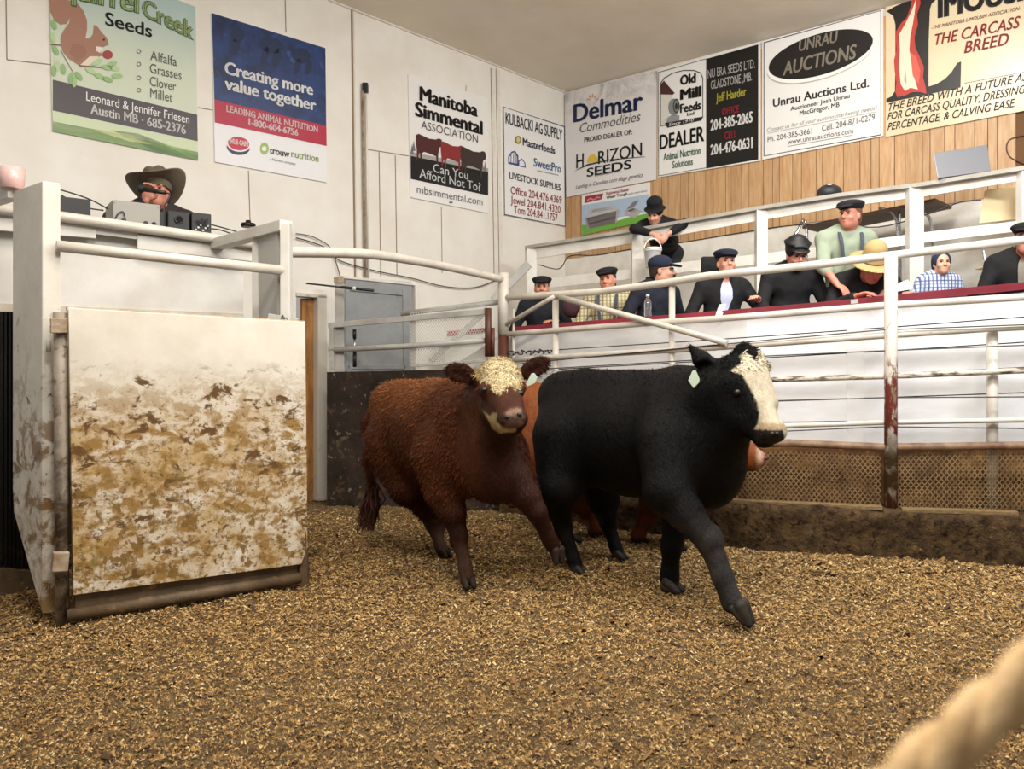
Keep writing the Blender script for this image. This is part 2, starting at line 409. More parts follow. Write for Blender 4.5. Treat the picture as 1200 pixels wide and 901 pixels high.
n = len(ys); ii = np.arange(len(xs) - 1)[:, None] * n + np.arange(n - 1)[None, :]; ii = ii.ravel()
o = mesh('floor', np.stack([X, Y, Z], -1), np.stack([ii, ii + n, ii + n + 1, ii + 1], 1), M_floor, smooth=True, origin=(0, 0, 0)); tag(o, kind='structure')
o = MB().box((0, -1.7, -.03), (9.5, 4.8, .04)).build('floor_behind', M_floor); tag(o, kind='structure')
# shavings, uncountable
def shavings(name, N, box, smin, smax, cols3, dens, rise=.010):
    x0, x1, y0, y1 = box
    X = RNG.uniform(x0, x1, N * 3); Y = y0 + (y1 - y0) * RNG.uniform(0, 1, N * 3) ** 1.3
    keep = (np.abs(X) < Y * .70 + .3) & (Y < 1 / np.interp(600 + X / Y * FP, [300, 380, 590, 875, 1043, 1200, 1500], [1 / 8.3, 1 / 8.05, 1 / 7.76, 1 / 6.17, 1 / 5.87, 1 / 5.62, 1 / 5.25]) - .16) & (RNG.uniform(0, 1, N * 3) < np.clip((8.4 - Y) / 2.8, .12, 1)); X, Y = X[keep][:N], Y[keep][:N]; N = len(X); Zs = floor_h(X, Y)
    A = RNG.uniform(0, 6.283, N); L = RNG.uniform(smin, smax, N) * np.clip(Y / 4.2, .75, 1.25); W = L * RNG.uniform(.18, .5, N); tx = RNG.uniform(-.7, .7, N); ty = RNG.uniform(-.6, .6, N); up = RNG.uniform(.0, rise, N); h = RNG.uniform(.003, .008, N)
    loc = [(-1, -1, 0), (.8, -.6, 0), (1, .7, 0), (-.7, 1, 0), (0, 0, 1)]; V = np.zeros((N, 5, 3))
    for k, (lx, ly, lz) in enumerate(loc):
        px, py = lx * L, ly * W
        V[:, k, 0] = X + np.cos(A) * px - np.sin(A) * py; V[:, k, 1] = Y + np.sin(A) * px + np.cos(A) * py; V[:, k, 2] = Zs + up + px * tx + py * ty + lz * h
    V = V.reshape(-1, 3); b0 = (np.arange(N) * 5)[:, None]
    F = np.concatenate([b0 + np.array(t) for t in ((0, 1, 4), (1, 2, 4), (2, 3, 4), (3, 0, 4))], 1).reshape(-1, 3); FM = np.repeat(RNG.choice(len(cols3), N, p=dens), 4)
    o = mesh(name, V, F, cols3, fm=FM, origin=(0, 0, 0)); return o
chipm = [mat('chip_pale', '#e3c992', .7), mat('chip_tan', '#bd985f', .8), mat('chip_brown', '#7d5c31', .85), mat('chip_dark', '#432e17', .9), mat('chip_ochre', '#9b7743', .85)]
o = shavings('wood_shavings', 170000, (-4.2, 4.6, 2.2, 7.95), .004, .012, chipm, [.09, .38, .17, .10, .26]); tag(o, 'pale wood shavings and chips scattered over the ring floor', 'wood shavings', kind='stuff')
o = shavings('dung_clods', 3500, (-4.2, 4.6, 2.2, 7.2), .012, .034, [chipm[2], chipm[3], mat('clod_ochre', '#80602f', .85)], [.45, .25, .30]); tag(o, 'dark brown clods of dung and dirt lying on the ring floor', 'dirt', kind='stuff')
# concrete wall behind the brown calf, curb under the pipe fence, seating tiers
M_conc = mat('dung_stained_concrete', '#3d3129', .85, col2='#1e1712', scale=3.5, spec=.25, bump=.4, bscale=14, bdist=.03, dirt=[('#8d8274', 13, .60, .67, None, None), ('#6b5a45', 5, .58, .68, None, None), ('#4a3719', 5, .5, .7, .6, 0.)])
mb = MB(); topc = [(383, 436), (480, 434), (592, 432)]
for (u0, v0), (u1, v1) in zip(topc, topc[1:]):
    A, B = P(u0, v0, FY(u0)), P(u1, v1, FY(u1)); mb.prism([A, B, (B.x, B.y, 0), (A.x, A.y, 0)], (.02, .18, 0))
struct('wall_concrete', mb, M_conc)
M_curb = mat('dirty_curb', '#5f4a2e', .9, col2='#32241a', scale=9, spec=.2, bump=.8, bscale=26, bdist=.04, dirt=[('#271b10', 22, .52, .62, None, None), ('#9a7b4b', 10, .62, .74, None, None), ('#241a10', 6, .55, .68, None, None)])
cu = [(585, 584), (640, 585), (700, 586), (780, 587), (840, 588), (875, 590), (950, 593), (1043, 598), (1120, 601), (1200, 604), (1300, 609)]
mb = MB()
fr = [P(u, v, FY(u) - .13) for u, v in cu]; bkk = [P(u, v - 8, FY(u) + .22) for u, v in cu]
us_c = np.linspace(585, 1300, 260); V = []; F = []; pr = [(0, -.05), (0, .06), (0, .12), (0, .18), (0, .24), (0, .29), (.02, .33), (.06, .34), (.12, .345), (.20, .345), (.28, .34), (.36, .335)]
for u in us_c:
    v = float(np.interp(u, [a_ for a_, b_ in cu], [b_ for a_, b_ in cu])); q = P(u, v, FY(u) - .13)
    for dy, hz in pr: V.append((q.x, q.y + dy, hz / .345 * q.z if hz > 0 else hz))
V = np.array(V); np_ = len(pr)
lump = .016 * wob(V, 7) + .016 * wob(V + 3, 19) + .012 * wob(V + 1, 41); V[:, 1] += lump * 1.1; V[:, 2] += np.where(V[:, 2] > .2, lump * .7, 0)
for i in range(len(us_c) - 1): F += [(i * np_ + j, (i + 1) * np_ + j, (i + 1) * np_ + j + 1, i * np_ + j + 1) for j in range(np_ - 1)]
o = mesh('wall_curb', V, F, M_curb, smooth=True); tag(o, kind='structure')
# white plank front of the seating
M_plank = mat('white_plank_paint', '#f5f5f5', .35, col2='#e8e7e6', scale=3, stretch=(1, 1, 4), bump=.1, dirt=[('#6b5238', 22, .70, .76, None, None), ('#a08a66', 5, .68, .78, .4, 0.)])
def row(tab, Yf, us):
    uu = [a for a, b in tab]; vv = [b for a, b in tab]; return [P(u, float(np.interp(u, uu, vv)), Yf(u)) for u in us]
US = [600, 640, 690, 740, 800, 875, 960, 1043, 1120, 1200, 1320]
ltop = [(600, 391.5), (700, 384), (833, 374.5), (1035, 357.5), (1200, 342.5), (1320, 331)]
lbot = [(600, 526), (840, 521), (1035, 521), (1200, 520), (1320, 520)]
WY = lambda u: FY(u) + .34
T, B = row(ltop, WY, US), row(lbot, WY, US)
mb = MB(); NB = 6
for i in range(len(US) - 1):
    for j in range(NB):
        t0, t1 = j / NB, (j + 1) / NB - .008
        qs = [T[i].lerp(B[i], t1), T[i + 1].lerp(B[i + 1], t1), T[i + 1].lerp(B[i + 1], t0), T[i].lerp(B[i], t0)]
        qs = [Vector((p.x, p.y, p.z)) for p in qs]; mb.prism(qs, (.0, .03, 0))
struct('wall_ring_front', mb, M_plank)
mb = MB()
for i in range(len(US) - 1):
    mb.prism([T[i] + Vector((0, .032, -.01)), T[i + 1] + Vector((0, .032, -.01)), B[i + 1] + Vector((0, .032, 0)), B[i] + Vector((0, .032, 0))], (0, .02, 0))
struct('wall_ring_backing', mb, mat('plank_gap', '#4a4038', .9))
M_rustply = mat('rust_brown_board', '#7d5229', .75, col2='#4d3016', scale=3.5, bump=.2, dirt=[('#b07a3c', 6, .55, .72, None, None)])
mb = MB(); T2, B2 = row(lbot, lambda u: FY(u) + .16, US), row([(600, 582), (1320, 606)], lambda u: FY(u) + .16, US)
for i in range(len(US) - 1): mb.prism([T2[i], T2[i + 1], B2[i + 1] - Vector((0, 0, .05)), B2[i] - Vector((0, 0, .05))], (0, .03, 0))
struct('wall_lower_boarding', mb, M_rustply)
for k, (u0, u1) in enumerate([(992, 1012)]):
    q = row(ltop, WY, [u0, u1]); r = row(lbot, WY, [u0, u1]); off = Vector((0, -.012, -.01))
    struct('trim_%d' % (30 + k), MB().prism([r[0] + off, r[1] + off, q[1] + off, q[0] + off], (0, .012, 0)), M_plank)
M_tier = mat('tier_boards', '#8f8674', .8, col2='#6f6656', scale=4)
T1Z, T2Z = 1.08, 1.80
mb = MB()
a_ = [P(u, 440, FY(u) + .40) for u in US]; b_ = [P(u, 440, PY(u) + .03) for u in US]
for i in range(len(US) - 1):
    mb.prism([(a_[i].x, a_[i].y, T1Z), (a_[i + 1].x, a_[i + 1].y, T1Z), (b_[i + 1].x, b_[i + 1].y, T1Z), (b_[i].x, b_[i].y, T1Z)], (0, 0, -.1))
struct('floor_lower_tier', mb, M_tier)
mb = MB(); c_ = [P(u, 440, max(PY(u) + .3, RW.Y(u) if u > 665 else LW.Y(u))) for u in US]
for i in range(len(US) - 1):
    mb.prism([(b_[i].x, b_[i].y, T2Z), (b_[i + 1].x, b_[i + 1].y, T2Z), (c_[i + 1].x, c_[i + 1].y, T2Z), (c_[i].x, c_[i].y, T2Z)], (0, 0, -.1))
struct('floor_upper_tier', mb, M_tier)
mb = MB()
for i in range(len(US) - 1):
    mb.prism([(b_[i].x, b_[i].y, T1Z), (b_[i + 1].x, b_[i + 1].y, T1Z), (b_[i + 1].x, b_[i + 1].y, T2Z + .06), (b_[i].x, b_[i].y, T2Z + .06)], (0, .03, 0))
struct('wall_tier_riser', mb, M_white)
# ------------------------------------------------------------------ pipe fence round the ring
M_pipe = mat('chipped_white_pipe', '#d8d2c6', .38, col2='#c2baab', scale=5, dirt=[('#6d5a44', 13, .66, .74, None, None)], bump=.06)
M_pipeD = mat('scuffed_dirty_pipe', '#cfc6b6', .45, col2='#5b4a38', scale=9, stretch=(1, 1, 5), lo=.48, hi=.6, bump=.1)
M_pipeB = mat('brown_muddy_pipe', '#6a4a36', .6, col2='#a08468', scale=7, bump=.15)
M_pipeR = mat('red_peeling_post', '#c9c1b5', .5, bump=.1, dirt=[('#6b2a1e', 9, .47, .50, 1.14, 1.06, (1, 1, .3)), ('#8c7a64', 12, .58, .62, None, None, (1, 1, .5)), ('#544028', 9, .38, .50, .60, .40)])
M_brn = mat('brown_painted_post', '#5d3323', .5, col2='#472619', scale=6)
M_gal = mat('grey_gate_paint', '#b9b7b0', .45, col2='#9d9a92', scale=6, dirt=[('#5e5446', 15, .68, .75, None, None)])
fence = empty('pipe_fence', P(1043, 598, FY(1043)), 'long white pipe rail fence on a low concrete curb around the ring right side', 'fence')
def rail(name, tab, r, m, parent=fence, off=0, n=10, Yf=FY):
    us = [t[0] for t in tab]; vs = [t[1] for t in tab]
    allu = sorted(set(us) | {u for u in np.linspace(us[0], us[-1], max(2, int(abs(us[-1] - us[0]) / 40)))} | {u for u in (875, 1043) if us[0] < u < us[-1]})
    return tube_obj(name, [P(u, float(np.interp(u, us, vs)), Yf(u) + off) for u in allu], r, m, parent, n)
rail('rail', [(590, 349), (701, 342), (783, 331), (830, 323), (950, 311), (1039, 300), (1200, 281), (1330, 266)], .031, M_pipe)
rail('rail', [(590, 392), (781, 377), (840, 373.7), (1035, 358), (1200, 348), (1330, 340)], .027, M_pipe)
rail('rail', [(590, 423), (647, 418.5), (840, 407), (1035, 393), (1158, 385), (1200, 383), (1330, 376)], .026, M_pipe)
rail('rail', [(590, 464), (911, 444.5), (1035, 441), (1200, 434), (1330, 429)], .022, M_pipeD)
rail('rail', [(590, 508), (922, 499), (1035, 495), (1200, 492), (1330, 490)], .019, M_pipe)
rail('bottom_rail', [(590, 528), (925, 519), (1035, 524), (1200, 522), (1330, 521)], .030, M_pipeB, off=-.01)
def post(u, v0, v1, r, m, off=0, parent=fence, name='post'):
    Y = FY(u) + off; return tube_obj(name, [P(u, v0, Y), P(u, v1, Y)], r, m, parent, 14)
post(1044, 297, 600, .046, M_pipeR, -.02)
post(590, 320, 392, .054, M_pipe); post(590, 392, 590, .052, M_brn, name='lower_post')
post(651, 346, 586, .030, M_pipe, .03); post(787.5, 331, 590, .026, M_pipe, .03); post(1163, 382, 600, .038, M_pipe, .07)
post(602, 362, 586, .012, M_pipe, .02)
rail('brace', [(594, 380), (641, 352), (650, 347)], .020, M_pipe, off=-.02); rail('brace', [(656, 348), (812, 391), (852, 402)], .026, M_pipe, off=-.05)
# expanded metal below the rails, each bay a panel
M_mesh = mat('rusty_expanded_metal', '#8d744c', .6, col2='#4a3823', scale=9)
def diamonds(name, u0, u1, top, bot, du, rows, w, parent, m, Yf=FY, off=0, solidn=4):
    mb = MB()
    U = np.arange(u0, u1 + .01, du / 2)
    for j in range(rows):
        for side in (0, 1):
            pts = []
            for i, u in enumerate(U):
                t0 = np.interp(u, [a for a, b in top], [b for a, b in top]); b0 = np.interp(u, [a for a, b in bot], [b for a, b in bot])
                fr = (j + ((i + side) % 2)) / rows
                pts.append(P(u, t0 + (b0 - t0) * fr, Yf(u) + off))
            for a, b in zip(pts, pts[1:]):
                mb.bar(a, b, .004, w, (0, 0, 1))
    return mb.build(name, m, parent)
mt = [(600, 534), (925, 526), (1035, 530), (1200, 528), (1300, 528)]; mbt = [(600, 584), (840, 588), (1043, 598), (1200, 603), (1300, 606)]
diamonds('expanded_mesh', 600, 1036, mt, mbt, 12, 9, .007, fence, M_mesh)
diamonds('expanded_mesh', 1051, 1290, mt, mbt, 13, 9, .007, fence, M_mesh)
M_plk = mat('dusty_plank', '#8a7149', .8, col2='#5d4729', scale=6, stretch=(2, 8, 8), bump=.2)
for (u0, v0, u1, v1) in ((846, 586, 1034, 595), (1056, 597, 1192, 601)):
    MB().bar(P(u0, v0, FY(u0) - .06), P(u1, v1, FY(u1) - .06), .09, .03).build('curb_board', M_plk, fence, bevel=.005)
# cables strung through the fence
M_wire = mat('dark_wire', '#3c3a38', .5)
wl = ['thin black wire above the third white rail', 'thin black wire between third and fourth fence rails', 'thin black wire below the scuffed fourth fence rail', 'thin black wire sagging just below the fifth rail of fence']
for lab, tab in zip(wl, ([(590, 428), (904, 398), (1035, 386.5), (1200, 380.5), (1330, 376)], [(590, 435), (899, 417), (1035, 411), (1200, 404.5), (1330, 400)], [(590, 480), (909, 470), (1035, 466), (1200, 465), (1330, 464)], [(590, 522), (923, 505), (1035, 500), (1200, 502), (1330, 503)])):
    o = rail('fence_wire', tab, .005, M_wire, None, -.035, 6); tag(o, lab, 'wire', 'wires strung along the pipe fence')
tw = [P(594 + i * 2.1 + 2.0 * math.sin(i * 2.6), 414 + (1.0 + 2.2 * abs(math.sin(i * .55))) * math.sin(i * 1.9) - .1 * i, FY(600 + i) - .05 + .02 * math.cos(i * 1.9)) for i in range(26)]
o = tube_obj('twisted_wire', curve_pts(tw, 3), .006, M_blk, None, 6); tag(o, 'curly black wire wound beside the corner post', 'wire')
# grey pipe gate at the back left
gate = empty('pipe_gate', P(480, 432, FY(480)), 'grey pipe gate above the stained concrete wall left of the corner post', 'gate')
GYf = lambda u: FY(u) - .02
def gbar(a, b, w, h, m=M_gal, off=0, name='gate_rail'):
    return MB().bar(P(a[0], a[1], GYf(a[0]) + off), P(b[0], b[1], GYf(b[0]) + off), w, h).build(name, m, gate, bevel=.004)
gbar((385, 381.5), (570, 365), .04, .055); o = tube_obj('gate_rail', [P(386, 410, GYf(386)), P(470, 406, GYf(470)), P(568, 399, GYf(568))], .028, M_gal, gate)
gbar((482, 428.5), (570, 422.5), .03, .03); gbar((389, 378), (389.5, 434), .05, .04, name='gate_stile'); gbar((535, 366), (535, 425), .025, .03, name='gate_stile')
gbar((570, 362), (570, 428), .03, .035, name='gate_stile')
o = tube_obj('top_bar', [P(470, 367.5, GYf(470) + .08), P(584, 354, GYf(584) + .08)], .026, M_gal, gate)
diamonds('wire_mesh', 480, 568, [(480, 366), (568, 357)], [(480, 430), (568, 424)], 6.2, 15, .0045, gate, mat('white_mesh_wire', '#d5d2ca', .5), GYf, .03)
for u in (572, 577.5): tube_obj('hinge_pipe', [P(u, 361 if u < 575 else 384, GYf(u) - .02), P(u, 418, GYf(u) - .02)], .034 if u < 575 else .02, M_brn, gate)
gp = empty('gate_post', P(398, 436, FY(398) + .05), 'square grey post with a rusty capped top beside the grey door', 'post')
mb = MB().bar(P(398, 331, FY(398) + .05), P(399, 436, FY(398) + .05), .07, .09, (1, 0, 0)); mb.build('shaft', M_gal, gp, bevel=.006)
MB().bar(P(398, 325.5, FY(398) + .05), P(398, 332, FY(398) + .05), .10, .10, (1, 0, 0)).build('cap', M_rust, gp, bevel=.006)
rod = empty('latch_rod', P(398, 336, FY(398) - .06), 'thin black rod held level across the grey gate post top', 'rod')
tube_obj('rod', [P(359, 332, FY(359) - .1), P(400, 336.5, FY(398) - .1)], .009, M_blk, rod); tube_obj('sleeve', [P(400, 336.5, FY(398) - .1), P(438, 340.5, FY(438) - .1)], .015, M_blk, rod)
MB().ball(P(415, 338, FY(415) - .11), .02).build('clip', M_white, rod)
cy = empty('gate_closer', P(415, 430, FY(415) + .06), 'upright black closer cylinder against the grey door', 'closer')
tube_obj('upper_barrel', [P(415.4, 386, FY(415) + .05), P(415.4, 397, FY(415) + .05)], .018, M_blk, cy); tube_obj('piston', [P(415.5, 397, FY(415) + .05), P(415.5, 414, FY(415) + .05)], .011, mat('steel', '#b9bcc0', .3, 1), cy)
tube_obj('lower_barrel', [P(415.6, 412, FY(415) + .05), P(415.6, 430, FY(415) + .05)], .019, M_blk, cy)
# stair hand rail and end of seating seen through the gate
hr = empty('stair_rail', P(560, 440, 8.6), 'grey sloping stair handrail behind the gate and corner post', 'handrail')
SY = lambda u: 8.75
MB().bar(P(578, 352, 8.75), P(620, 309, 8.75), .05, .09).build('handrail', M_gal, hr, bevel=.005)
MB().bar(P(504, 424, 8.75), P(572, 362, 8.75), .05, .06).build('handrail', M_gal, hr, bevel=.005)
MB().bar(P(520, 432, 8.9), P(584, 392, 8.9), .05, .06).build('lower_rail', M_white, hr, bevel=.005)
led2 = MB().prism([P(524, 388, 9.0), P(567, 384, 9.0), P(567, 389, 9.0), P(524, 393, 9.0)], (.03, .3, 0)).build('writing_shelf', mat('red_ledge_paint', '#a8394a', .4, col2='#93303f', scale=4, dirt=[('#d8c4bd', 16, .68, .72, None, None)]), None, bevel=.004)
tag(led2, 'short red shelf end seen through the mesh of the grey gate', 'shelf')
o = MB().prism([P(522, 393, 9.03), P(570, 389, 9.03), P(570, 470, 9.03), P(522, 470, 9.03)], (.02, .12, 0)).build('wall_seating_end', M_white); tag(o, kind='structure')
# long pipe from the auction box to the corner post
lp = tube_obj('overhead_pipe', curve_pts([P(326, 295, 5.12), P(420, 297, 5.75), P(470, 303, 6.35), P(530, 314, 7.05), P(588, 327, 7.74)], 5), .036, M_pipe, None, 12)
tag(lp, 'white overhead pipe curving from the auction box frame to the corner post', 'pipe')
# ------------------------------------------------------------------ red writing ledge before the front row
M_red = MC['red_ledge_paint']
ledge = empty('writing_ledge', P(900, 366, LY(900)), 'long red topped writing ledge in front of the front row spectators', 'ledge')
def ledgeline(u): return float(np.interp(u, [600, 700, 833, 960, 1035, 1200, 1330], [383, 375, 365, 354, 346.5, 330.5, 319]))
mb = MB()
for u0, u1 in zip(US, US[1:]):
    q = [P(u0, ledgeline(u0), LY(u0) - .12), P(u1, ledgeline(u1), LY(u1) - .12)]
    r = [q[0] + Vector((.02, .34, 0)), q[1] + Vector((.02, .34, 0))]
    mb.prism([q[0], q[1], r[1], r[0]], (0, 0, -.055))
mb.build('ledge_board', M_red, ledge)
for u in (640, 720, 810, 890, 975, 1060, 1140, 1210):
    MB().bar(P(u, ledgeline(u) + 12, LY(u) + .12), P(u, ledgeline(u) + 40, LY(u) + .02), .04, .06, (1, 0, 0)).build('bracket', M_white, ledge)
# partition rail behind the front row
part = empty('partition_rail', P(900, 300, PY(900)), 'white painted timber rail with grey top board behind the front row', 'partition')
captop = [(615, 288), (743, 267.5), (830, 252), (894, 240.5), (983, 226), (1083, 213), (1200, 194), (1330, 173)]
M_cap = mat('grey_cap_paint', '#b4aea3', .5, col2='#9d978b', scale=5)
def pline(tab, dv=0, off=0, us=None):
    us = us or [a for a, b in tab]
    return [P(u, float(np.interp(u, [a for a, b in tab], [b for a, b in tab])) + dv, PY(u) + off) for u in us]
def ribbon(name, top, h_px, t, m, off=0, us=None):
    A = pline(top, 0, off, us); B = pline(top, h_px, off, us); mb = MB()
    for i in range(len(A) - 1): mb.prism([B[i], B[i + 1], A[i + 1], A[i]], (.0, t, 0))
    return mb.build(name, m, part)
A = pline(captop, 0, -.06); mb = MB()
for i in range(len(A) - 1): mb.prism([A[i], A[i + 1], A[i + 1] + Vector((.03, .17, 0)), A[i] + Vector((.03, .17, 0))], (0, 0, -.035))
mb.build('cap_board', M_cap, part)
ribbon('fascia_board', [(a, b + 4.5) for a, b in captop], 12.5, .03, M_white, 0)
ribbon('lower_board', [(628, 327), (739, 315), (800, 307), (887, 298), (960, 289), (1085, 272), (1200, 258), (1330, 240)], 12, .03, M_white, .0)
for u, wpx in ((623, 12), (748, 14), (893.5, 13), (1074.5, 17), (1206, 16)):
    Y = PY(u) - .03; w = wpx / FP * Y
    v = float(np.interp(u, [a for a, b in captop], [b for a, b in captop])) + 4.5
    t = P(u, v, Y); mb = MB().prism([(t.x - w / 2, Y, T1Z), (t.x + w / 2, Y, T1Z), (t.x + w / 2, Y, t.z), (t.x - w / 2, Y, t.z)], (0, .09, 0)); mb.build('post', M_white, part, bevel=.004)
cab = tube_obj('loose_cable', curve_pts([P(u, v, PY(u) + .06) for u, v in [(631, 310), (655, 315), (668, 300), (700, 299), (740, 292), (800, 284), (860, 274), (920, 265), (975, 262), (1030, 266), (1090, 250), (1125, 237), (1150, 235)]], 5), .006, M_blk, None, 6)
tag(cab, 'thin black cable looping along behind the partition rail', 'cable')
cab = tube_obj('wall_cable', curve_pts([RW.at(u, v, .02) for u, v in [(1210, 158), (1195, 160), (1183, 165), (1180, 174), (1184, 184), (1195, 190), (1212, 196)]], 6), .006, mat('brown_cable', '#5b3a2a', .5), None, 6)
tag(cab, 'brown loop of cable on the oak panelling at right edge', 'cable')
o = tube_obj('black_cable', curve_pts([LW.at(u, v, .03) for u, v in [(345, 279), (360, 283), (380, 291), (397, 306), (440, 318), (480, 326), (520, 336), (555, 337), (585, 326)]], 5), .006, M_blk, None, 6)
tag(o, 'thin black cable drooping along the wall above the grey door', 'cable')
o = tube_obj('thin_cable', curve_pts([LW.at(u, v, .03) for u, v in [(345, 274), (365, 278), (385, 290), (392, 308), (397, 325)]], 5), .005, M_blk, None, 6)
tag(o, 'thin black cable bending down to the capped grey post', 'cable')
# ------------------------------------------------------------------ banners and signs
def flat(name, h, rough=.42): return mat('print_' + h.lstrip('#'), h, rough)
def poly(parent, pl, pts, h, off, name='print'):
    V = [pl.at(u, v, off) for u, v in pts]; n = len(V)
    nv = sum(((V[i] - V[0]).cross(V[(i + 1) % n] - V[0]) for i in range(n)), Vector((0, 0, 0)))
    F = [list(range(n))] if nv.dot(pl.n) > 0 else [list(range(n))[::-1]]
    m = h if not isinstance(h, str) else flat('', h)
    return mesh(name, V, F, m, parent)
def ellpts(c, rx, ry, ang=0, n=36, skew=0):
    a = math.radians(ang); out = []
    for i in range(n):
        t = 2 * math.pi * i / n; x, y = rx * math.cos(t), ry * math.sin(t)
        out.append((c[0] + x * math.cos(a) - y * math.sin(a), c[1] + x * math.sin(a) + y * math.cos(a) + skew * x))
    return out
def ring(parent, pl, outer, inner, h, off, name='outline'):
    V = [pl.at(u, v, off) for u, v in outer] + [pl.at(u, v, off) for u, v in inner]; n = len(outer); F = []
    for i in range(n):
        q = [i, (i + 1) % n, n + (i + 1) % n, n + i]
        if (V[q[1]] - V[q[0]]).cross(V[q[3]] - V[q[0]]).dot(pl.n) < 0: q = q[::-1]
        F.append(q)
    return mesh(name, V, F, flat('', h), parent)
CAPH = None
def text_mesh(s, bold=0, shear=0, space=1.0):
    cu = bpy.data.curves.new('t', 'FONT'); cu.body = s; cu.shear = shear; cu.resolution_u = 3; cu.fill_mode = 'FRONT'; cu.space_character = space
    ob = bpy.data.objects.new('t', cu); me = ob.to_mesh()
    V = np.array([tuple(v.co) for v in me.vertices]); F = [list(p.vertices) for p in me.polygons]
    ob.to_mesh_clear(); bpy.data.objects.remove(ob); bpy.data.curves.remove(cu); return V, F
def text(parent, pl, s, p0, p1, hpx, col, off=.004, bold=0, shear=0, slab=False, arch=0, space=1.0, name='lettering'):
    global CAPH
    if CAPH is None: CAPH = text_mesh('H')[0][:, 1].max()
    V, F = text_mesh(s, 0, shear, space)
    if bold:                                       # heavier strokes: the same outline set thrice, a hair apart
        n0 = len(V); bb = bold * 2.1; V = np.concatenate([V + np.array((dx, dy, dz)) for dx, dy, dz in ((0, 0, 0), (-bb, 0, 0), (bb, 0, 0), (0, bb * .7, 0))]); F = [[i + k * n0 for i in f] for k in range(4) for f in F]
    x0, x1 = V[:, 0].min(), V[:, 0].max()
    A, B = pl.at(*p0), pl.at(*p1); mid = ((p0[0] + p1[0]) / 2, (p0[1] + p1[1]) / 2)
    ey = (pl.at(mid[0], mid[1] - hpx) - pl.at(*mid)) / CAPH; W = []
    for x, y, z in V:
        t = (x - x0) / (x1 - x0); W.append(A.lerp(B, t) + ey * (y + arch * CAPH * 4 * t * (1 - t)) + pl.n * off)
    # face the room
    e1, e2 = (B - A), ey
    if e1.cross(e2).dot(pl.n) < 0: F = [f[::-1] for f in F]
    return mesh(name, W, F, col if not isinstance(col, str) else flat('', col), parent)
def board(name, pl, quad, face, label, cat='sign', t=.02, group='advertising signs on the walls', off=0.0):
    V = [pl.at(u, v, off) for u, v in quad]; o = MB().prism(V, pl.n * t).build(name, face if not isinstance(face, str) else flat('', face))
    return tag(o, label, cat, group)
K = .022
def inset(q, d):
    cx = sum(p[0] for p in q) / 4; cy = sum(p[1] for p in q) / 4
    return [(u + (d if u < cx else -d), v + (d if v < cy else -d)) for u, v in q]
def lp2(a, b, t): return (a[0] + (b[0] - a[0]) * t, a[1] + (b[1] - a[1]) * t)
# 1 seeds banner
m = bpy.data.materials.new('seed_banner_print'); g = NT(m); sp = g.n('ShaderNodeSeparateXYZ'); g.l(g.co, sp.inputs[0])
c = g.mix(g.ramp(sp.outputs[2], .75, 1.75), lin('#cdd6bf'), lin('#7aaabd')); c = g.mix(g.math('MULTIPLY', g.noise(2.5, 3), .25), c, lin('#eef2e6')); g.l(c, g.b.inputs['Base Color']); g.b.inputs['Roughness'].default_value = .4
s1 = board('seed_banner', LW, [(61, 154), (231, 188), (228, 9), (56, -60)], m, 'pale green banner with a brown squirrel and a list of seeds'); q = LW
for pts, h in (([(61, 94), (230, 135), (230.5, 166), (61, 130)], '#4b4347'), ([(61, 131), (230.5, 167), (231, 188), (61, 154)], '#cfdcb6'),
               ([(61, 143), (110, 152), (150, 161), (190, 169), (231, 179), (231, 188), (61, 154)], '#a9cf86'), ([(130, 153), (160, 157), (200, 172), (231, 183), (231, 188), (180, 178)], '#8dbcc0'),
               ([(100, 150), (150, 158), (190, 172), (150, 166)], '#d7e2a4')): poly(s1, q, pts, h, K)
sq = [(57, 0), (75, 0), (90, 5), (97, 14), (101, 25), (101, 36), (99, 46), (104, 46), (108, 41), (109, 30), (113, 32), (119, 40), (124, 45), (126.5, 53), (120, 56), (114, 55), (117, 62), (119, 66), (112, 68), (104, 68), (98, 74), (93, 78), (88, 75), (80, 70), (73, 62), (70, 53), (70, 44), (74, 36), (80, 28), (81.5, 21), (77, 29), (70, 30), (63, 25), (58, 15)]
poly(s1, q, sq, '#a57862', K + .002, 'squirrel'); poly(s1, q, [(80, 62), (84, 52), (96, 54), (101, 60), (98, 68), (88, 73)], '#9a6d58', K + .003)
poly(s1, q, [(104, 67), (114, 67), (112, 72), (100, 79), (93, 77)], '#ead9c8', K + .003); poly(s1, q, [(111, 55), (119, 57), (116, 63), (112, 61)], '#efe3d6', K + .004)
poly(s1, q, ellpts((125, 65), 6, 5, 10), '#a03b40', K + .005); poly(s1, q, ellpts((120.6, 47.5), 1.3, 1.3), '#2c211d', K + .004)
for a_, b_ in (((58, 53), (70, 54)), ((70, 60), (84, 85)), ((92, 78), (118, 80)), ((118, 80), (135, 75)), ((64, 55), (62, 80))):
    poly(s1, q, [(a_[0], a_[1] - .8), (b_[0], b_[1] - .6), (b_[0], b_[1] + .6), (a_[0], a_[1] + .8)], '#7b5a49', K + .006, 'branch')
rr = random.Random(5)
for c_, a_ in (((62, 30), 70), ((61, 45), 80), ((64, 60), 60), ((66, 78), 95), ((62, 84), 85), ((73, 82), 80), ((82, 92), 100), ((91, 90), 50), ((86, 97), 95), ((105, 84), 30), ((115, 90), 25), ((125, 94), 20), ((136, 90), 0), ((124, 80), 15), ((130, 76), -25), ((112, 74), -30), ((133, 81), 10)):
    poly(s1, q, ellpts(c_, 6.5, 3.0, a_, 12), rr.choice(['#9fc583', '#b4d39a', '#8fb877']), K + .007, 'leaf')
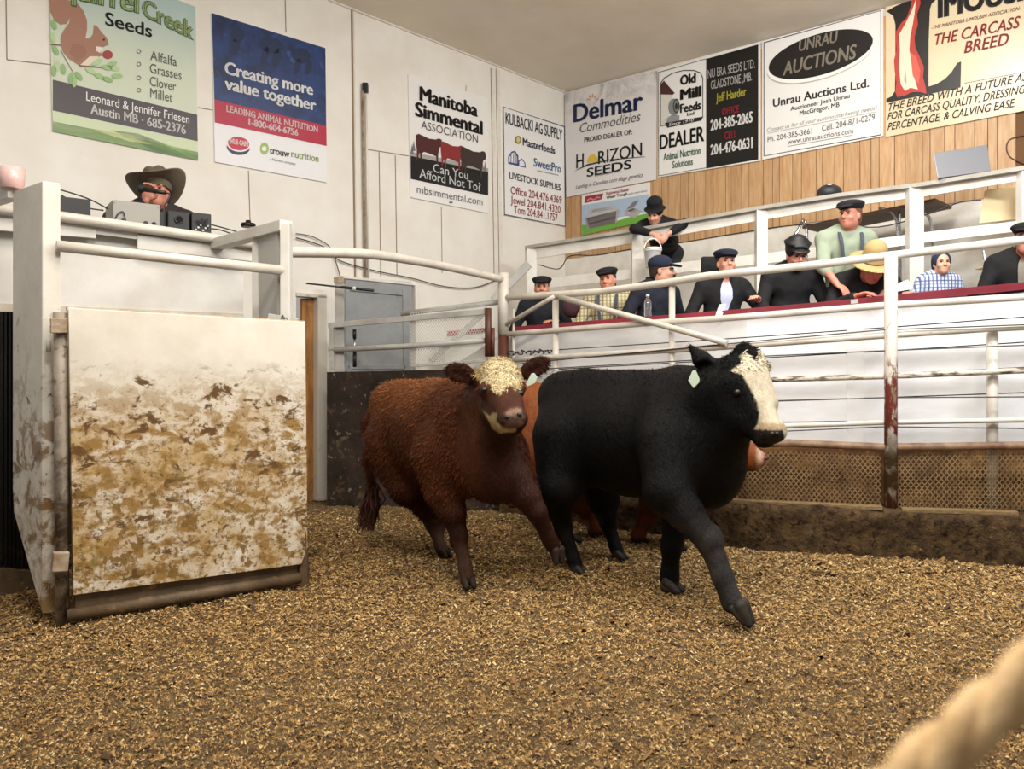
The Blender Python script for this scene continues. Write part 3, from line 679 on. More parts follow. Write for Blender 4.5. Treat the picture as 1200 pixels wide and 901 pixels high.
text(s1, q, 'Squirrel', (54, -6), (162, 17), 24, '#3d5a34', K + .003, bold=0.0275); text(s1, q, 'Squirrel', (55, -7), (161, 16), 23, '#b7cf8b', K + .005, bold=0.0083)
text(s1, q, 'Creek', (165, 19.5), (226, 48.5), 20, '#3d5a34', K + .003, bold=0.0330); text(s1, q, 'Creek', (166, 19), (225, 47.5), 19, '#b7cf8b', K + .005, bold=0.0083)
text(s1, q, 'Seeds', (122, 30), (177, 45), 15, '#2a2523', K + .003, bold=0.0110)
for s, a_, b_, y in (('Alfalfa', (175, 71), (206, 78.5), 61), ('Grasses', (174.5, 86), (211.5, 94.5), 76), ('Clover', (174.5, 101), (205, 107.5), 92), ('Millet', (175, 115), (201, 120.5), 106.5)):
    text(s1, q, s, a_, b_, 11, '#4c5148', K + .003); ring(s1, q, ellpts((161.5, y), 2.6, 2.6, n=16), ellpts((161.5, y), 1.8, 1.8, n=16), '#5a6056', K + .003, 'bullet')
text(s1, q, 'Leonard & Jennifer Friesen', (100, 118.5), (220.5, 145.5), 10, '#f3f1ee', K + .003); text(s1, q, 'Austin MB · 685-2376', (105, 133.5), (216.5, 158), 10.5, '#f7f5f2', K + .003, bold=0.0110)
# 2 blue nutrition sign
s2 = board('nutrition_sign', LW, [(251, 190), (382, 214), (380, 57), (247, 16)], '#eeeef0', 'blue, red and white nutrition sign on the left wall')
m = bpy.data.materials.new('blue_photo_print'); g = NT(m); c = g.mix(g.ramp(g.noise(5, 6, .6), .42, .62), lin('#1d3a72'), lin('#12244c')); c = g.mix(g.ramp(g.noise(11, 5, .6), .6, .72), c, lin('#2f548f')); g.l(c, g.b.inputs['Base Color']); g.b.inputs['Roughness'].default_value = .4
poly(s2, q, [(247, 16), (380, 57), (381, 148), (250, 117)], m, K)
for cc, rx, ry in (((277, 42), 8, 9), ((274, 56), 6, 10), ((316, 54), 15, 9), ((309, 66), 4, 11), ((323, 69), 5, 12), ((352, 66), 11, 9), ((347, 79), 4, 10), ((360, 80), 4, 9)): poly(s2, q, ellpts(cc, rx, ry, 15), '#14264c', K + .001, 'cattle_silhouette')
poly(s2, q, [(250, 117), (381, 148), (381.5, 171.5), (250.5, 144)], '#b3203f', K + .001)
text(s2, q, 'Creating more', (262, 87), (365.5, 112.5), 13.5, '#ffffff', K + .003, bold=0.0165); text(s2, q, 'value together', (262, 105), (369, 130.5), 13.5, '#ffffff', K + .003, bold=0.0165)
text(s2, q, 'LEADING ANIMAL NUTRITION', (264, 131.5), (371, 156), 7.5, '#f6e9ea', K + .003, bold=0.0110); text(s2, q, '1-800-604-6756', (290, 147), (348, 160), 7.5, '#f6e9ea', K + .003, bold=0.0165)
poly(s2, q, ellpts((278, 173.5), 13.5, 8.5, 8), '#262c58', K + .001, 'logo'); poly(s2, q, ellpts((278.3, 169.8), 13.8, 8.6, 8), '#eeeef0', K + .002, 'logo'); poly(s2, q, ellpts((278.2, 168.8), 12.5, 7.8, 8), '#c4243f', K + .003, 'logo')
text(s2, q, 'SHUR-GAIN', (267, 168.5), (289, 172.5), 6, '#ffffff', K + .005, bold=0.0165)
ring(s2, q, ellpts((308.5, 174.5), 5, 7, n=20), ellpts((308.5, 174.5), 3, 3.2, n=20), '#9dbb52', K + .002, 'logo')
text(s2, q, 'trouw', (314.5, 180), (338, 185), 8, '#33363c', K + .003, bold=0.0110); text(s2, q, 'nutrition', (340, 184.5), (372, 190.5), 8.5, '#9dbb52', K + .003, bold=0.0028); text(s2, q, 'a Nutreco company', (315, 188), (345, 194), 3, '#6a6d74', K + .003)
# 3 simmental
s3 = board('cattle_association_sign', LW, [(479.7, 231.3), (570.7, 250), (570.7, 115.5), (477.3, 87)], '#eeece8', 'white cattle association sign with three cattle over a black band')
text(s3, q, 'Manitoba', (490, 118), (558.5, 137.5), 15.5, '#151515', K + .003, bold=0.0248); text(s3, q, 'Simmental', (484.7, 136), (564.3, 158.5), 15.5, '#151515', K + .003, bold=0.0248)
text(s3, q, 'ASSOCIATION', (492, 151), (558.5, 168), 9, '#4a4a4a', K + .003)
poly(s3, q, [(479.7, 178), (570.7, 197.5), (570.7, 202), (479.7, 183)], '#a7a5a2', K + .001)
m = bpy.data.materials.new('gloss_black_print'); g = NT(m); g.b.inputs['Base Color'].default_value = lin('#121214'); g.b.inputs['Roughness'].default_value = .3
poly(s3, q, [(479.7, 182.5), (570.7, 201.6), (570.7, 229.5), (480, 210)], m, K)
def cow_sil(x0, y0, sx, sy, skew, h, parent=s3, off=K + .003):
    out = [(0, .08), (.1, .02), (.5, .12), (.75, .1), (.86, .04), (.96, .06), (1, .2), (.97, .32), (.9, .34), (.86, .5), (.84, .62), (.83, 1), (.77, 1), (.76, .7), (.6, .66), (.3, .62), (.22, .7), (.24, .98), (.17, .98), (.15, .7), (.1, .72), (.09, .95), (.03, .95), (.03, .6), (.0, .4)]
    poly(parent, LW, [(x0 + a * sx, y0 + b * sy + skew * a * sx) for a, b in out], h, off, 'cattle_silhouette')
cow_sil(486, 156, 31, 33, .2, '#4b1d1f'); cow_sil(515, 165, 27, 31, .2, '#8a2b2b', off=K + .004); cow_sil(538, 171, 30, 34, .2, '#3b2a27', off=K + .005)
for cc in ((483.5, 170), (481.5, 174), (563.5, 192), (567, 194)): poly(s3, q, [(cc[0] - 2, cc[1] + 7), (cc[0] + 2, cc[1] + 7.6), (cc[0], cc[1] - 5)], '#77746f', K + .002, 'tree_silhouette')
text(s3, q, 'Can You', (506, 201.8), (547, 210.5), 9.5, '#ffffff', K + .003, bold=0.0028); text(s3, q, 'Afford Not To?', (490, 208.3), (561.5, 224.5), 10, '#ffffff', K + .003, bold=0.0028); text(s3, q, 'mbsimmental.com', (487, 226), (564, 241), 8.5, '#55565a', K + .003)
poly(s3, q, ellpts((527, 237.5), 2.3, 1.2), '#7a5c5c', K + .002)
# 4 ag supply
Q4 = [(589.4, 252), (661.4, 265.8), (660.5, 148.5), (588, 125.2)]
s4 = board('supply_sign', LW, Q4, '#edebe8', 'white farm supply sign with red phone numbers next to the room corner')
ring(s4, q, Q4, inset(Q4, .9), '#2b2f4d', K + .001)
text(s4, q, 'KULBACKI AG SUPPLY', (591, 145), (657.6, 165), 12.5, '#2a2d3d', K + .003, bold=0.0083); poly(s4, q, ellpts((605.7, 164.3), 3.8, 4.8), '#8a7d3a', K + .002, 'logo'); poly(s4, q, ellpts((605.7, 164.3), 2.2, 3), '#cfc68f', K + .003, 'logo')
text(s4, q, 'Masterfeeds', (611, 170.5), (649, 181), 8.5, '#2b2f55', K + .003, bold=0.0165)
for pts in ([(594, 192), (594, 184), (598, 178), (602, 177), (606, 183), (606, 195)], [(606, 195), (606, 189), (610, 186), (614, 191), (614.5, 197)]):
    n_ = len(pts); cx_ = sum(p[0] for p in pts) / n_; cy_ = sum(p[1] for p in pts) / n_
    ring(s4, q, pts, [(cx_ + (a_ - cx_) * .75, cy_ + (b_ - cy_) * .75) for a_, b_ in pts], '#3a4a86', K + .002, 'barn_logo')
for a_ in (597, 600, 603): poly(s4, q, [(a_, 180), (a_ + .8, 180), (a_ + .8, 193.5), (a_, 193)], '#3a4a86', K + .002, 'barn_logo')
text(s4, q, 'SweetPro', (624, 195), (656, 203), 9.5, '#2f6aa8', K + .003, bold=0.0110); poly(s4, q, [(628, 199.5), (653, 205), (653, 206.3), (628, 200.8)], '#a3a3a8', K + .002)
text(s4, q, 'LIVESTOCK SUPPLIES', (595.5, 209.5), (655.6, 224), 7.5, '#222433', K + .003, bold=0.0110)
for s, a_, b_ in (('Office 204.476.4369', (597, 227.3), (656.8, 239)), ('Jewel 204.841.4320', (597, 238.3), (655.3, 250)), ('Tom 204.841.1757', (600.8, 249.6), (652, 259.8))): text(s4, q, s, a_, b_, 8.6, '#b3383f', K + .003, bold=0.0044)
# right wall
q = RW; KR = .014
m = bpy.data.materials.new('worn_banner_print'); g = NT(m); sp = g.n('ShaderNodeSeparateXYZ'); g.l(g.co, sp.inputs[0])
c = g.mix(g.math('MULTIPLY', g.ramp(g.noise(3, 6, .65, None, 1.5), .4, .65), g.ramp(sp.outputs[2], .95, 1.35)), lin('#e2dedb'), lin('#a9a4a0')); g.l(c, g.b.inputs['Base Color']); g.b.inputs['Roughness'].default_value = .45
def rboard(name, quad, face, label): return board(name, RW, quad, face, label, off=KR)
K = KR + .022
s5 = rboard('commodities_banner', [(665.5, 231.5), (769.8, 211), (770.7, 83.3), (663.3, 110.8)], m, 'grey white banner with a yellow half sun, leftmost on the oak wall')
text(s5, q, 'Delmar', (673.8, 144.5), (755.5, 129), 21, '#27335f', K + .003, bold=0.0165); text(s5, q, 'Commodities', (681.5, 156.3), (752.7, 142.3), 11, '#55545a', K + .003, shear=.25)
for i_ in range(5):
    t_ = math.radians(-170 + i_ * 40); poly(s5, q, ellpts((696.5 + 5 * math.cos(t_), 118 + 5 * math.sin(t_)), 2.6, .9, math.degrees(t_), 8), '#d9a07a', K + .003, 'sunburst')
text(s5, q, 'PROUD DEALER OF:', (686.7, 167.5), (743, 158), 5.5, '#2a2a2d', K + .003, bold=0.0110)
text(s5, q, 'H', (677.3, 198), (686, 196.3), 16, '#1f1f22', K + .003, bold=0.0055); text(s5, q, 'RIZON', (703, 193), (754.3, 183), 15, '#1f1f22', K + .003, bold=0.0055)
poly(s5, q, [(690 + 6.4 - 6.4 * math.cos(math.pi * t / 12), 191.3 - 9 * math.sin(math.pi * t / 12) - t * .12) for t in range(13)], '#e0b93a', K + .003, 'sun')
poly(s5, q, [(674, 201.5), (690, 193), (715, 187.5), (758, 184), (758, 184.6), (716, 188.5), (692, 194.5)], '#2f3a22', K + .004, 'swoosh')
text(s5, q, 'SEEDS', (689.5, 208), (742, 198), 10, '#1f1f22', K + .003, bold=0.0110); text(s5, q, 'CANADA INC.', (699, 207.5), (731, 202), 2.6, '#333333', K + .005)
text(s5, q, 'Leading in Canadian corn silage genetics', (676.6, 222), (755.4, 207.5), 4.6, '#3d3c40', K + .003, shear=.4)
s6 = rboard('water_trough_sign', [(683.7, 276), (762, 258), (762.7, 214), (683.7, 228.9)], '#e8e6e3', 'small sign picturing two steel water troughs on green grass')
sk = [(684, 241), (762, 228), (762, 248), (684, 264)]; poly(s6, q, sk, '#a9bdd3', K + .001); poly(s6, q, [(684, 264), (715, 262), (740, 255), (762, 250), (762, 259), (684, 276)], '#6aa83c', K + .002)
poly(s6, q, [(688, 230.5), (709, 227), (707, 234), (687, 238.5)], '#9c2334', K + .003, 'emblem'); poly(s6, q, [(689.5, 235), (694, 232), (698, 234), (702, 230.5), (706, 231.5), (705.5, 233), (702, 232.5), (698, 235.8), (694, 234), (690, 236.5)], '#c58a90', K + .005, 'emblem')
text(s6, q, 'Stainless Steel', (712, 229), (738.5, 224.3), 3.4, '#b23a48', K + .003, bold=0.0110); text(s6, q, 'Water Trough', (712.5, 233.7), (737, 229), 3.4, '#333338', K + .003, bold=0.0110); text(s6, q, 'with steel stand', (738, 229), (760, 225), 2.4, '#777777', K + .003)
for pts, h in (([(689, 255), (693, 246), (720, 240), (728, 246), (724, 248), (691, 258)], '#b7b6b6'), ([(694.5, 250), (697, 246), (719, 242), (722, 245)], '#d9d9d9'), ([(690, 256), (724.5, 247.5), (723, 262), (693, 268)], '#6d6667'), ([(691, 262.5), (724, 254), (723.5, 256), (691, 264.5)], '#b5b0b0'), ([(688, 255), (691.5, 256), (693, 271), (690, 270)], '#8f8a8a'), ([(724, 247), (728.5, 246), (724.5, 261), (722.5, 262)], '#a9a5a5'),
               ([(734, 247), (745, 244), (754, 248), (746, 256), (734, 252)], '#a9a5a4'), ([(736, 246), (744, 237), (751, 235), (745, 243)], '#7a7472'), ([(737, 247.5), (744, 244.5), (751, 247), (746, 250)], '#2d2a2b')): poly(s6, q, pts, h, K + .004, 'trough_picture')
Q7 = [(772.3, 208.4), (892, 189), (892, 50.2), (772.3, 84)]
s7 = rboard('feed_dealer_sign', Q7, '#e9e7e2', 'sign half white with a mill picture, half black with phone numbers')
ring(s7, q, [(773.2, 207), (829.5, 197.6), (829.5, 69.5), (773.2, 85.5)], [(773.9, 206.2), (829.2, 196.9), (829.2, 70.3), (773.9, 86.2)], '#3a352f', K + .001)
poly(s7, q, [(829.5, 198), (890.3, 187.5), (890.3, 53), (829.5, 70)], '#131212', K + .001, 'black_half')
ar = [(775.8, 149.5), (775.8, 98), (780, 92), (790, 86.3), (803, 83), (815, 83), (823, 86), (825.8, 92), (825.8, 139)]
arI = [(776.6, 148.8), (776.6, 98.6), (780.6, 93), (790.4, 87.2), (803, 84), (814.6, 84), (822.4, 86.9), (825, 92.6), (825, 138.6)]
for i_ in range(len(ar) - 1): poly(s7, q, [ar[i_], ar[i_ + 1], arI[i_ + 1], arI[i_]], '#24211f', K + .002, 'outline')
for pts, h in (([(776, 111.5), (776, 100), (780, 95.5), (792.5, 110), (790, 112)], '#4a2526'), ([(776.5, 112), (790, 111.5), (788, 130), (782, 146), (776.5, 148)], '#d6d2c6'), ([(776.5, 149), (778, 142), (790, 135), (798, 136), (798, 146)], '#8b9091')): poly(s7, q, pts, h, K + .002, 'mill_picture')
poly(s7, q, ellpts((791.5, 126.5), 6.5, 10, 0, 24), '#7e8384', K + .003, 'mill_wheel'); ring(s7, q, ellpts((794.5, 125), 4, 8.5, 0, 24), ellpts((794.5, 125), 2.6, 6.5, 0, 24), '#3c4041', K + .004, 'mill_wheel'); poly(s7, q, ellpts((794.5, 125.5), 1.6, 4, 0, 16), '#24211f', K + .005, 'mill_wheel')
text(s7, q, 'Old', (798.8, 101), (817.6, 97.5), 11, '#151413', K + .004, bold=0.0275); text(s7, q, 'Mill', (798.8, 118.3), (824, 114), 12, '#151413', K + .004, bold=0.0275); text(s7, q, 'Feeds', (798.8, 133.5), (823.6, 128.7), 10, '#151413', K + .004, bold=0.0248); text(s7, q, 'Ltd', (807, 136.8), (815.5, 135), 3.6, '#151413', K + .004, bold=0.0165)
poly(s7, q, [(781, 145), (826, 137.5), (824, 142), (784, 150.5)], '#1d1b1a', K + .005, 'ribbon'); text(s7, q, 'Since 1910', (786, 148.7), (815, 143), 3.6, '#e3e0d9', K + .007, shear=.2)
text(s7, q, 'DEALER', (774.9, 176.3), (827.3, 166), 17, '#161514', K + .003, bold=0.0165); text(s7, q, 'Animal Nutrition', (779.3, 189), (823, 181), 8.5, '#2f6a4a', K + .003, bold=0.0110); text(s7, q, 'Solutions', (789.8, 198), (813.8, 193.7), 8, '#2f6a4a', K + .003, bold=0.0110)
for s, a_, b_, h, c_, bd in (('NU ERA SEEDS LTD.', (831.3, 93), (886.6, 80.5), 10, '#d9d7d2', .005), ('GLADSTONE ,MB.', (834.8, 105.8), (883, 95.3), 10, '#d9d7d2', .005), ('Jeff Harder', (841, 120.3), (876.3, 112.8), 9.5, '#c8c23e', .01), ('OFFICE', (848.3, 136.5), (868, 132.3), 8.3, '#b32834', .01),
                          ('204-385-2065', (834.4, 154), (883.8, 144), 12, '#f3f1ed', .02), ('CELL', (851, 164.3), (865, 161.5), 8.3, '#b32834', .01), ('204-476-0631', (834.4, 182.7), (883.8, 174), 12, '#f3f1ed', .02)): text(s7, q, s, a_, b_, h, c_, K + .004, bold=bd)
Q8 = [(894.7, 188), (1036, 160), (1036, 12), (894.7, 50)]
s8 = rboard('auction_sign', Q8, '#e8e5e0', 'white sign with a large black oval and auctioneer contact details')
O8 = [(896.5, 184), (1034.1, 159.2), (1034.1, 13.3), (896.5, 50.7)]; ring(s8, q, O8, inset(O8, .9), '#2d3045', K + .001)
poly(s8, q, ellpts((962.5, 70), 62, 25, 0, 48, -.262), '#b5aea4', K + .001, 'oval_edge'); poly(s8, q, ellpts((963, 68), 62.5, 25.5, 0, 48, -.262), '#f1eee8', K + .002, 'oval_edge'); poly(s8, q, ellpts((963.5, 64.8), 61, 24.5, 0, 48, -.262), '#1a1716', K + .004, 'oval')
text(s8, q, 'UNRAU', (938, 61.5), (983.5, 50.5), 13, '#a49a88', K + .006, bold=0.0110, shear=.15); text(s8, q, 'AUCTIONS', (919, 90), (1005.3, 69.5), 16, '#a49a88', K + .006, bold=0.0110, shear=.15)
for s, a_, b_, h, c_, bd, sh in (('Unrau Auctions Ltd.', (907.5, 126.5), (1020, 102.7), 9.5, '#2a2a2c', .012, 0), ('Auctioneer Josh Unrau', (928, 131), (997.3, 115.5), 5, '#3a3a3c', .008, 0), ('MacGregor, MB', (938.7, 136.3), (985.3, 126), 5.6, '#3a3a3c', .008, 0), ('Contact us for all your auction marketing needs!', (900.5, 155.5), (1029.3, 129.3), 4.6, '#8f8d88', 0, .3),
                              ('Ph. 204-385-3661', (901.3, 167.3), (953.3, 157.3), 6.3, '#4a4a4c', 0, 0), ('Cell. 204-871-0279', (964.8, 154.7), (1026.7, 141.3), 7, '#4a4a4c', 0, 0), ('www.unrauauctions.com', (924.8, 170), (1001.3, 157), 6, '#4a4a4c', 0, 0)): text(s8, q, s, a_, b_, h, c_, K + .003, bold=bd, shear=sh)
poly(s8, q, [(901, 157), (1029, 131.6), (1029, 132), (901, 157.4)], '#8f8d88', K + .003, 'underline'); poly(s8, q, [(925, 172), (1001, 158.9), (1001, 159.4), (925, 172.5)], '#6a6a6c', K + .003, 'underline')
s9 = rboard('breed_sign', [(1039.2, 161.3), (1300, 112), (1300, -65), (1039.2, 8.5)], mat('cream_gloss_print', '#dfcdac', .28, col2='#d6c19b', scale=2), 'large cream sign with a red beef carcass over a giant black L')
Lp = [(1040, 14.5), (1052, 8), (1064, 3), (1085, -4), (1106, -10), (1106, -3), (1098, 1), (1093, 6), (1091, 12), (1089.5, 50), (1089.4, 102.5), (1098, 100), (1108, 94), (1116, 86), (1123, 75), (1127.5, 73.3), (1126.7, 103.5), (1085, 112.5), (1040, 121.5), (1040, 117), (1046, 114), (1050, 108), (1050.6, 80), (1050.6, 30), (1048, 20)]
poly(s9, q, Lp, '#171312', K + .001, 'initial')
mt_ = [(1079, -6), (1080, 6), (1076, 18), (1077, 30), (1073, 45), (1074, 57), (1080, 70), (1084, 80), (1083, 92), (1086, 103), (1087, 111), (1079, 109), (1070, 109), (1062, 113), (1053, 115), (1050.5, 109), (1052, 98), (1050, 85), (1049, 72), (1052, 60), (1051, 46), (1051.5, 38), (1058, 28), (1064, 22), (1069, 8), (1070, -5)]
poly(s9, q, mt_, '#b5392f', K + .003, 'carcass'); poly(s9, q, [(1075, 0), (1073, 18), (1071, 30), (1068, 45), (1067, 60), (1070, 75), (1072, 90), (1077, 106), (1068, 104), (1062, 108), (1057, 100), (1055, 80), (1056, 60), (1055, 42), (1062, 30), (1070, 14)], '#ead6bb', K + .004, 'fat')
poly(s9, q, [(1068, 62), (1075, 68), (1080, 84), (1078, 100), (1071, 90)], '#cf5a48', K + .005, 'carcass'); poly(s9, q, [(1062, 78), (1064, 100), (1061, 96)], '#c98a6d', K + .005, 'carcass')
text(s9, q, 'IMOUSIN', (1100, 23), (1226, -3), 30, '#171312', K + .003, bold=0.0275)
text(s9, q, '-THE MANITOBA LIMOUSIN ASSOCIATION-', (1092.5, 36), (1197.3, 13), 4, '#7b3b34', K + .003, bold=0.0055, shear=.3); text(s9, q, 'THE CARCASS', (1096.5, 54.5), (1197, 33.5), 13, '#a82f2c', K + .003, bold=0.0110, shear=.25); text(s9, q, 'BREED', (1130.7, 64), (1183.5, 53.5), 13.5, '#a82f2c', K + .003, bold=0.0110, shear=.25)
poly(s9, q, [(1131, 98.5), (1300, 67), (1300, 67.5), (1131, 99)], '#6b5b48', K + .003, 'rule')
for s, a_, b_ in (('THE BREED WITH A FUTURE AS', (1042.7, 131), (1206, 95)), ('FOR CARCASS QUALITY, DRESSING', (1041.3, 142), (1203, 110)), ('PERCENTAGE, & CALVING EASE.', (1041.3, 154), (1191, 126))): text(s9, q, s, a_, b_, 9, '#1c1816', K + .003, bold=0.0044, shear=.3)
# ------------------------------------------------------------------ auction box, frame and swinging gate at the left
GA, GB = Vector((-2.30, 4.17, 0)), Vector((-1.285, 4.93, 0)); GD = (GB - GA).normalized(); GN = Vector((GD.y, -GD.x, 0)); GBK = -GN   # GBK points away from the camera
GP = Plane(GA, GD)
M_gate = mat('dung_splashed_sheet', '#ded8cb', .38, col2='#c9c2b3', scale=3, bump=.12, bscale=18, dirt=[
    ('#b3945e', 3.2, .34, .60, 1.18, .75), ('#94733f', 11, .46, .57, 1.24, .85, (1, 1, 1.5)), ('#5f4422', 6.5, .555, .60, 1.24, 1.12, (1, 1, 1.6)), ('#dad4c6', 5, .60, .66, 1.0, .75), ('#7d6032', 16, .53, .58, .85, .45),
    ('#6a4f28', 42, .57, .62, 1.2, .9), ('#6f6a35', 4, .6, .68, .5, .15), ('#8c6c3c', 6, .60, .64, .7, .3)])
M_postd = mat('splashed_white_post', '#dcd7cc', .42, col2='#c9c2b4', scale=5, bump=.08, dirt=[('#7a5c34', 6, .50, .57, 1.5, .8), ('#8f7347', 4, .44, .56, .9, .1), ('#4d3a22', 14, .60, .66, 1.8, 1.2)])
M_mudpipe = mat('muddy_iron', '#6b563c', .65, col2='#3a2b1c', scale=6, bump=.25, dirt=[('#9a7d4e', 9, .56, .7, None, None)])
M_frame = mat('grey_white_frame', '#d6d3cc', .42, col2='#c4c0b7', scale=4, dirt=[('#7b6a53', 18, .7, .76, None, None)])
# swinging gate
sg = empty('swing_gate', GP.at(215, 690), 'dung splashed white sheet metal gate at the left with a muddy bottom bar', 'gate')
pnl = [GP.at(u, v, .03) for u, v in [(79, 361), (355.5, 377.5), (358, 600), (358.5, 640), (351, 660), (85, 696)]]
MB().prism(pnl, -GN * .045).build('panel', M_gate, sg, bevel=.003)
MB().bar(GP.at(78, 361.5, .0), GP.at(355, 378, .0), .055, .02).build('top_edge', mat('dusty_top_edge', '#b59c80', .6, col2='#dcd5c8', scale=6, stretch=(3, 3, 3)), sg)
tube_obj('bottom_bar', [GP.at(78, 722, -.01), GP.at(352, 677, -.01)], .035, M_mudpipe, sg, 12)
MB().bar(GP.at(88, 708, -.03), GP.at(352, 666, -.03), .03, .10).build('bottom_rail', M_mudpipe, sg, bevel=.006)
tube_obj('hinge_stile', [GP.at(71, 366, -.02), GP.at(74, 737, -.02)], .033, mat('rusty_stile', '#a39a8c', .55, col2='#6b5a44', scale=5, stretch=(1, 1, .4), bump=.1, dirt=[('#3d2d1c', 7, .42, .55, 1.5, .5), ('#5a4730', 14, .55, .62, None, None)]), sg, 12)
MB().bar(GP.at(355, 622, .0), GP.at(357, 690, -.0), .05, .05, (1, 0, 0)).build('end_stile', M_mudpipe, sg, bevel=.005)
for v in (372, 380): MB().bar(GP.at(58, v + 6, .03), GP.at(78, v + 6, .03), .03, .04).build('hinge', M_rust, sg, bevel=.004)
mbh = MB().bar(GP.at(60, 657, .03), GP.at(79, 656, .03), .05, .10); mbh.build('lower_hinge', M_rust, sg, bevel=.006)
# frame: two plank posts joined by pipe, beams running back to the counter
fr = empty('box_frame', P(60, 738, 4.2), 'white plank and pipe frame standing round the gate of the auction box', 'frame')
def gz(u, v, Y): return P(u, v, Y)
q0 = P(49.5, 212, 4.2); back = Vector((-.80, .60, 0))
pp = lambda w, z: Vector((q0.x + back.x * w, q0.y + back.y * w, z))
pl = [pp(0, .05), pp(0, q0.z), pp(.365, q0.z - .005), pp(.365, 1.3 - 130 / FP * 4.42), pp(.35, 1.3 - 160 / FP * 4.42)]
MB().prism(pl, GD * .085).build('post', M_postd, fr, bevel=.005)
tube_obj('latch_bolt', [P(57, 398, 4.16), P(57, 412, 4.16)], .012, M_gal, fr)
A_, B_ = P(17, 225, 4.42), P(-60, 249, 4.95); MB().bar(A_, B_, .07, .075).build('beam', M_frame, fr, bevel=.005)
e1, e2 = P(335.5, 258, 4.97), P(252, 281, 5.70)
MB().bar(e1 + Vector((0, 0, -.035)), e2 + Vector((0, 0, -.035)), .09, .07).build('beam', M_frame, fr, bevel=.005)
for u, Y, v1, w in ((335.5, 4.98, 400, .075), (302.5, 5.26, 400, .075)):
    t = P(u, 262 if u > 320 else 268, Y); b = P(u + 1, v1, Y); MB().bar(t, Vector((b.x, b.y, .1)), w, .06, (1, 0, 0)).build('post', M_frame, fr, bevel=.005)
web = [P(307, 270, 5.24), P(330, 263, 5.02), P(331, 400, 5.02), P(308, 400, 5.24)]
web = [Vector((p.x, p.y, p.z)) for p in web]; MB().prism(web, Vector((-.02, -.02, 0))).build('web_plate', mat('grey_web', '#b4b2ad', .5), fr)
tube_obj('lower_pipe', [P(66, 288, 4.21), P(333, 317, 4.97)], .030, M_pipe, fr, 12)
MB().bar(P(314, 372, 4.94), P(349, 378, 4.97), .03, .05).build('latch_plate', M_gal, fr, bevel=.003)
M_steel = mat('worn_steel', '#8f8d88', .4, .8, col2='#5b554d', scale=20)
ch = empty('gate_chain', P(340, 404, 4.9), 'short steel chain hooked over the right top corner of the splashed gate', 'chain')
cp = [(331, 373), (335, 376), (338, 381), (340, 387), (340.5, 393), (341, 399), (341, 404)]
for i, (u, v) in enumerate(cp):
    c = P(u, v, 4.88); mb = MB(); ax = (1, 0, 0) if i % 2 else (0.3, 1, 0)
    a = Vector(ax).normalized(); b = Vector((0, 0, 1)); pts = [c + a * .011 * math.cos(t * math.pi / 5) + b * .02 * math.sin(t * math.pi / 5) for t in range(11)]
    smooth_tube(mb.tube(pts, .0045, 6).build('link', M_steel, ch))
# counter
CP_ = Plane((-2.12, 5.70), (1.03, .74)); 
ctr = empty('auction_counter', CP_.at(150, 420), 'white boarded auctioneer counter with pipe edge above the gate', 'counter')
def cbar(name, a, b, w, h, m, off=0): return MB().bar(CP_.at(*a, off), CP_.at(*b, off), w, h).build(name, m, ctr, bevel=.004)
tube_obj('edge_pipe', [CP_.at(-40, 242, .06), CP_.at(66, 255, .06), CP_.at(250, 281, .06), CP_.at(300, 289, .06)], .034, M_pipe, ctr, 12)
top = [CP_.at(-60, 240, .04), CP_.at(292, 285, .04)]; mb = MB(); mb.prism([top[0], top[1], top[1] - CP_.n * .55, top[0] - CP_.n * .55], (0, 0, .03)); mb.build('desk_top', mat('grey_desk_edge', '#a9a6a0', .5), ctr, bevel=.004)
MB().prism([CP_.at(-60, 266, .03), CP_.at(112, 280, .03), CP_.at(112, 266, .03), CP_.at(-60, 249, .03)], -CP_.n * .03).build('fascia_board', M_frame, ctr, bevel=.003)
MB().prism([CP_.at(160, 292.5, .03), CP_.at(294, 307, .03), CP_.at(294, 292, .03), CP_.at(160, 275.5, .03)], -CP_.n * .03).build('fascia_board', M_frame, ctr, bevel=.003)
MB().prism([CP_.at(108, 274, .02), CP_.at(162, 281, .02), CP_.at(162, 273, .02), CP_.at(108, 266, .02)], -CP_.n * .02).build('slot_board', M_frame, ctr)
MB().prism([CP_.at(-60, 395, -.06), CP_.at(288, 420, -.06), CP_.at(288, 290, -.06), CP_.at(-60, 245, -.06)], -CP_.n * .03).build('front_panel', mat('counter_sheet', '#e3e0da', .3, col2='#cfcac1', scale=3, bump=.08, dirt=[('#54402c', 20, .68, .73, None, None), ('#97876f', 6, .66, .78, None, None)]), ctr)
MB().prism([CP_.at(-60, 400, -.05), CP_.at(288, 415, -.05), CP_.at(288, 367, -.05), CP_.at(-60, 352, -.05)], -CP_.n * .008).build('kick_board', mat('dusty_kick_board', '#d9d3c6', .5, col2='#b49f83', scale=4), ctr)
MB().prism([CP_.at(-60, 640, -.1), CP_.at(288, 640, -.1), CP_.at(288, 380, -.1), CP_.at(-60, 380, -.1)], -CP_.n * .03).build('lower_panel', M_dark, ctr)
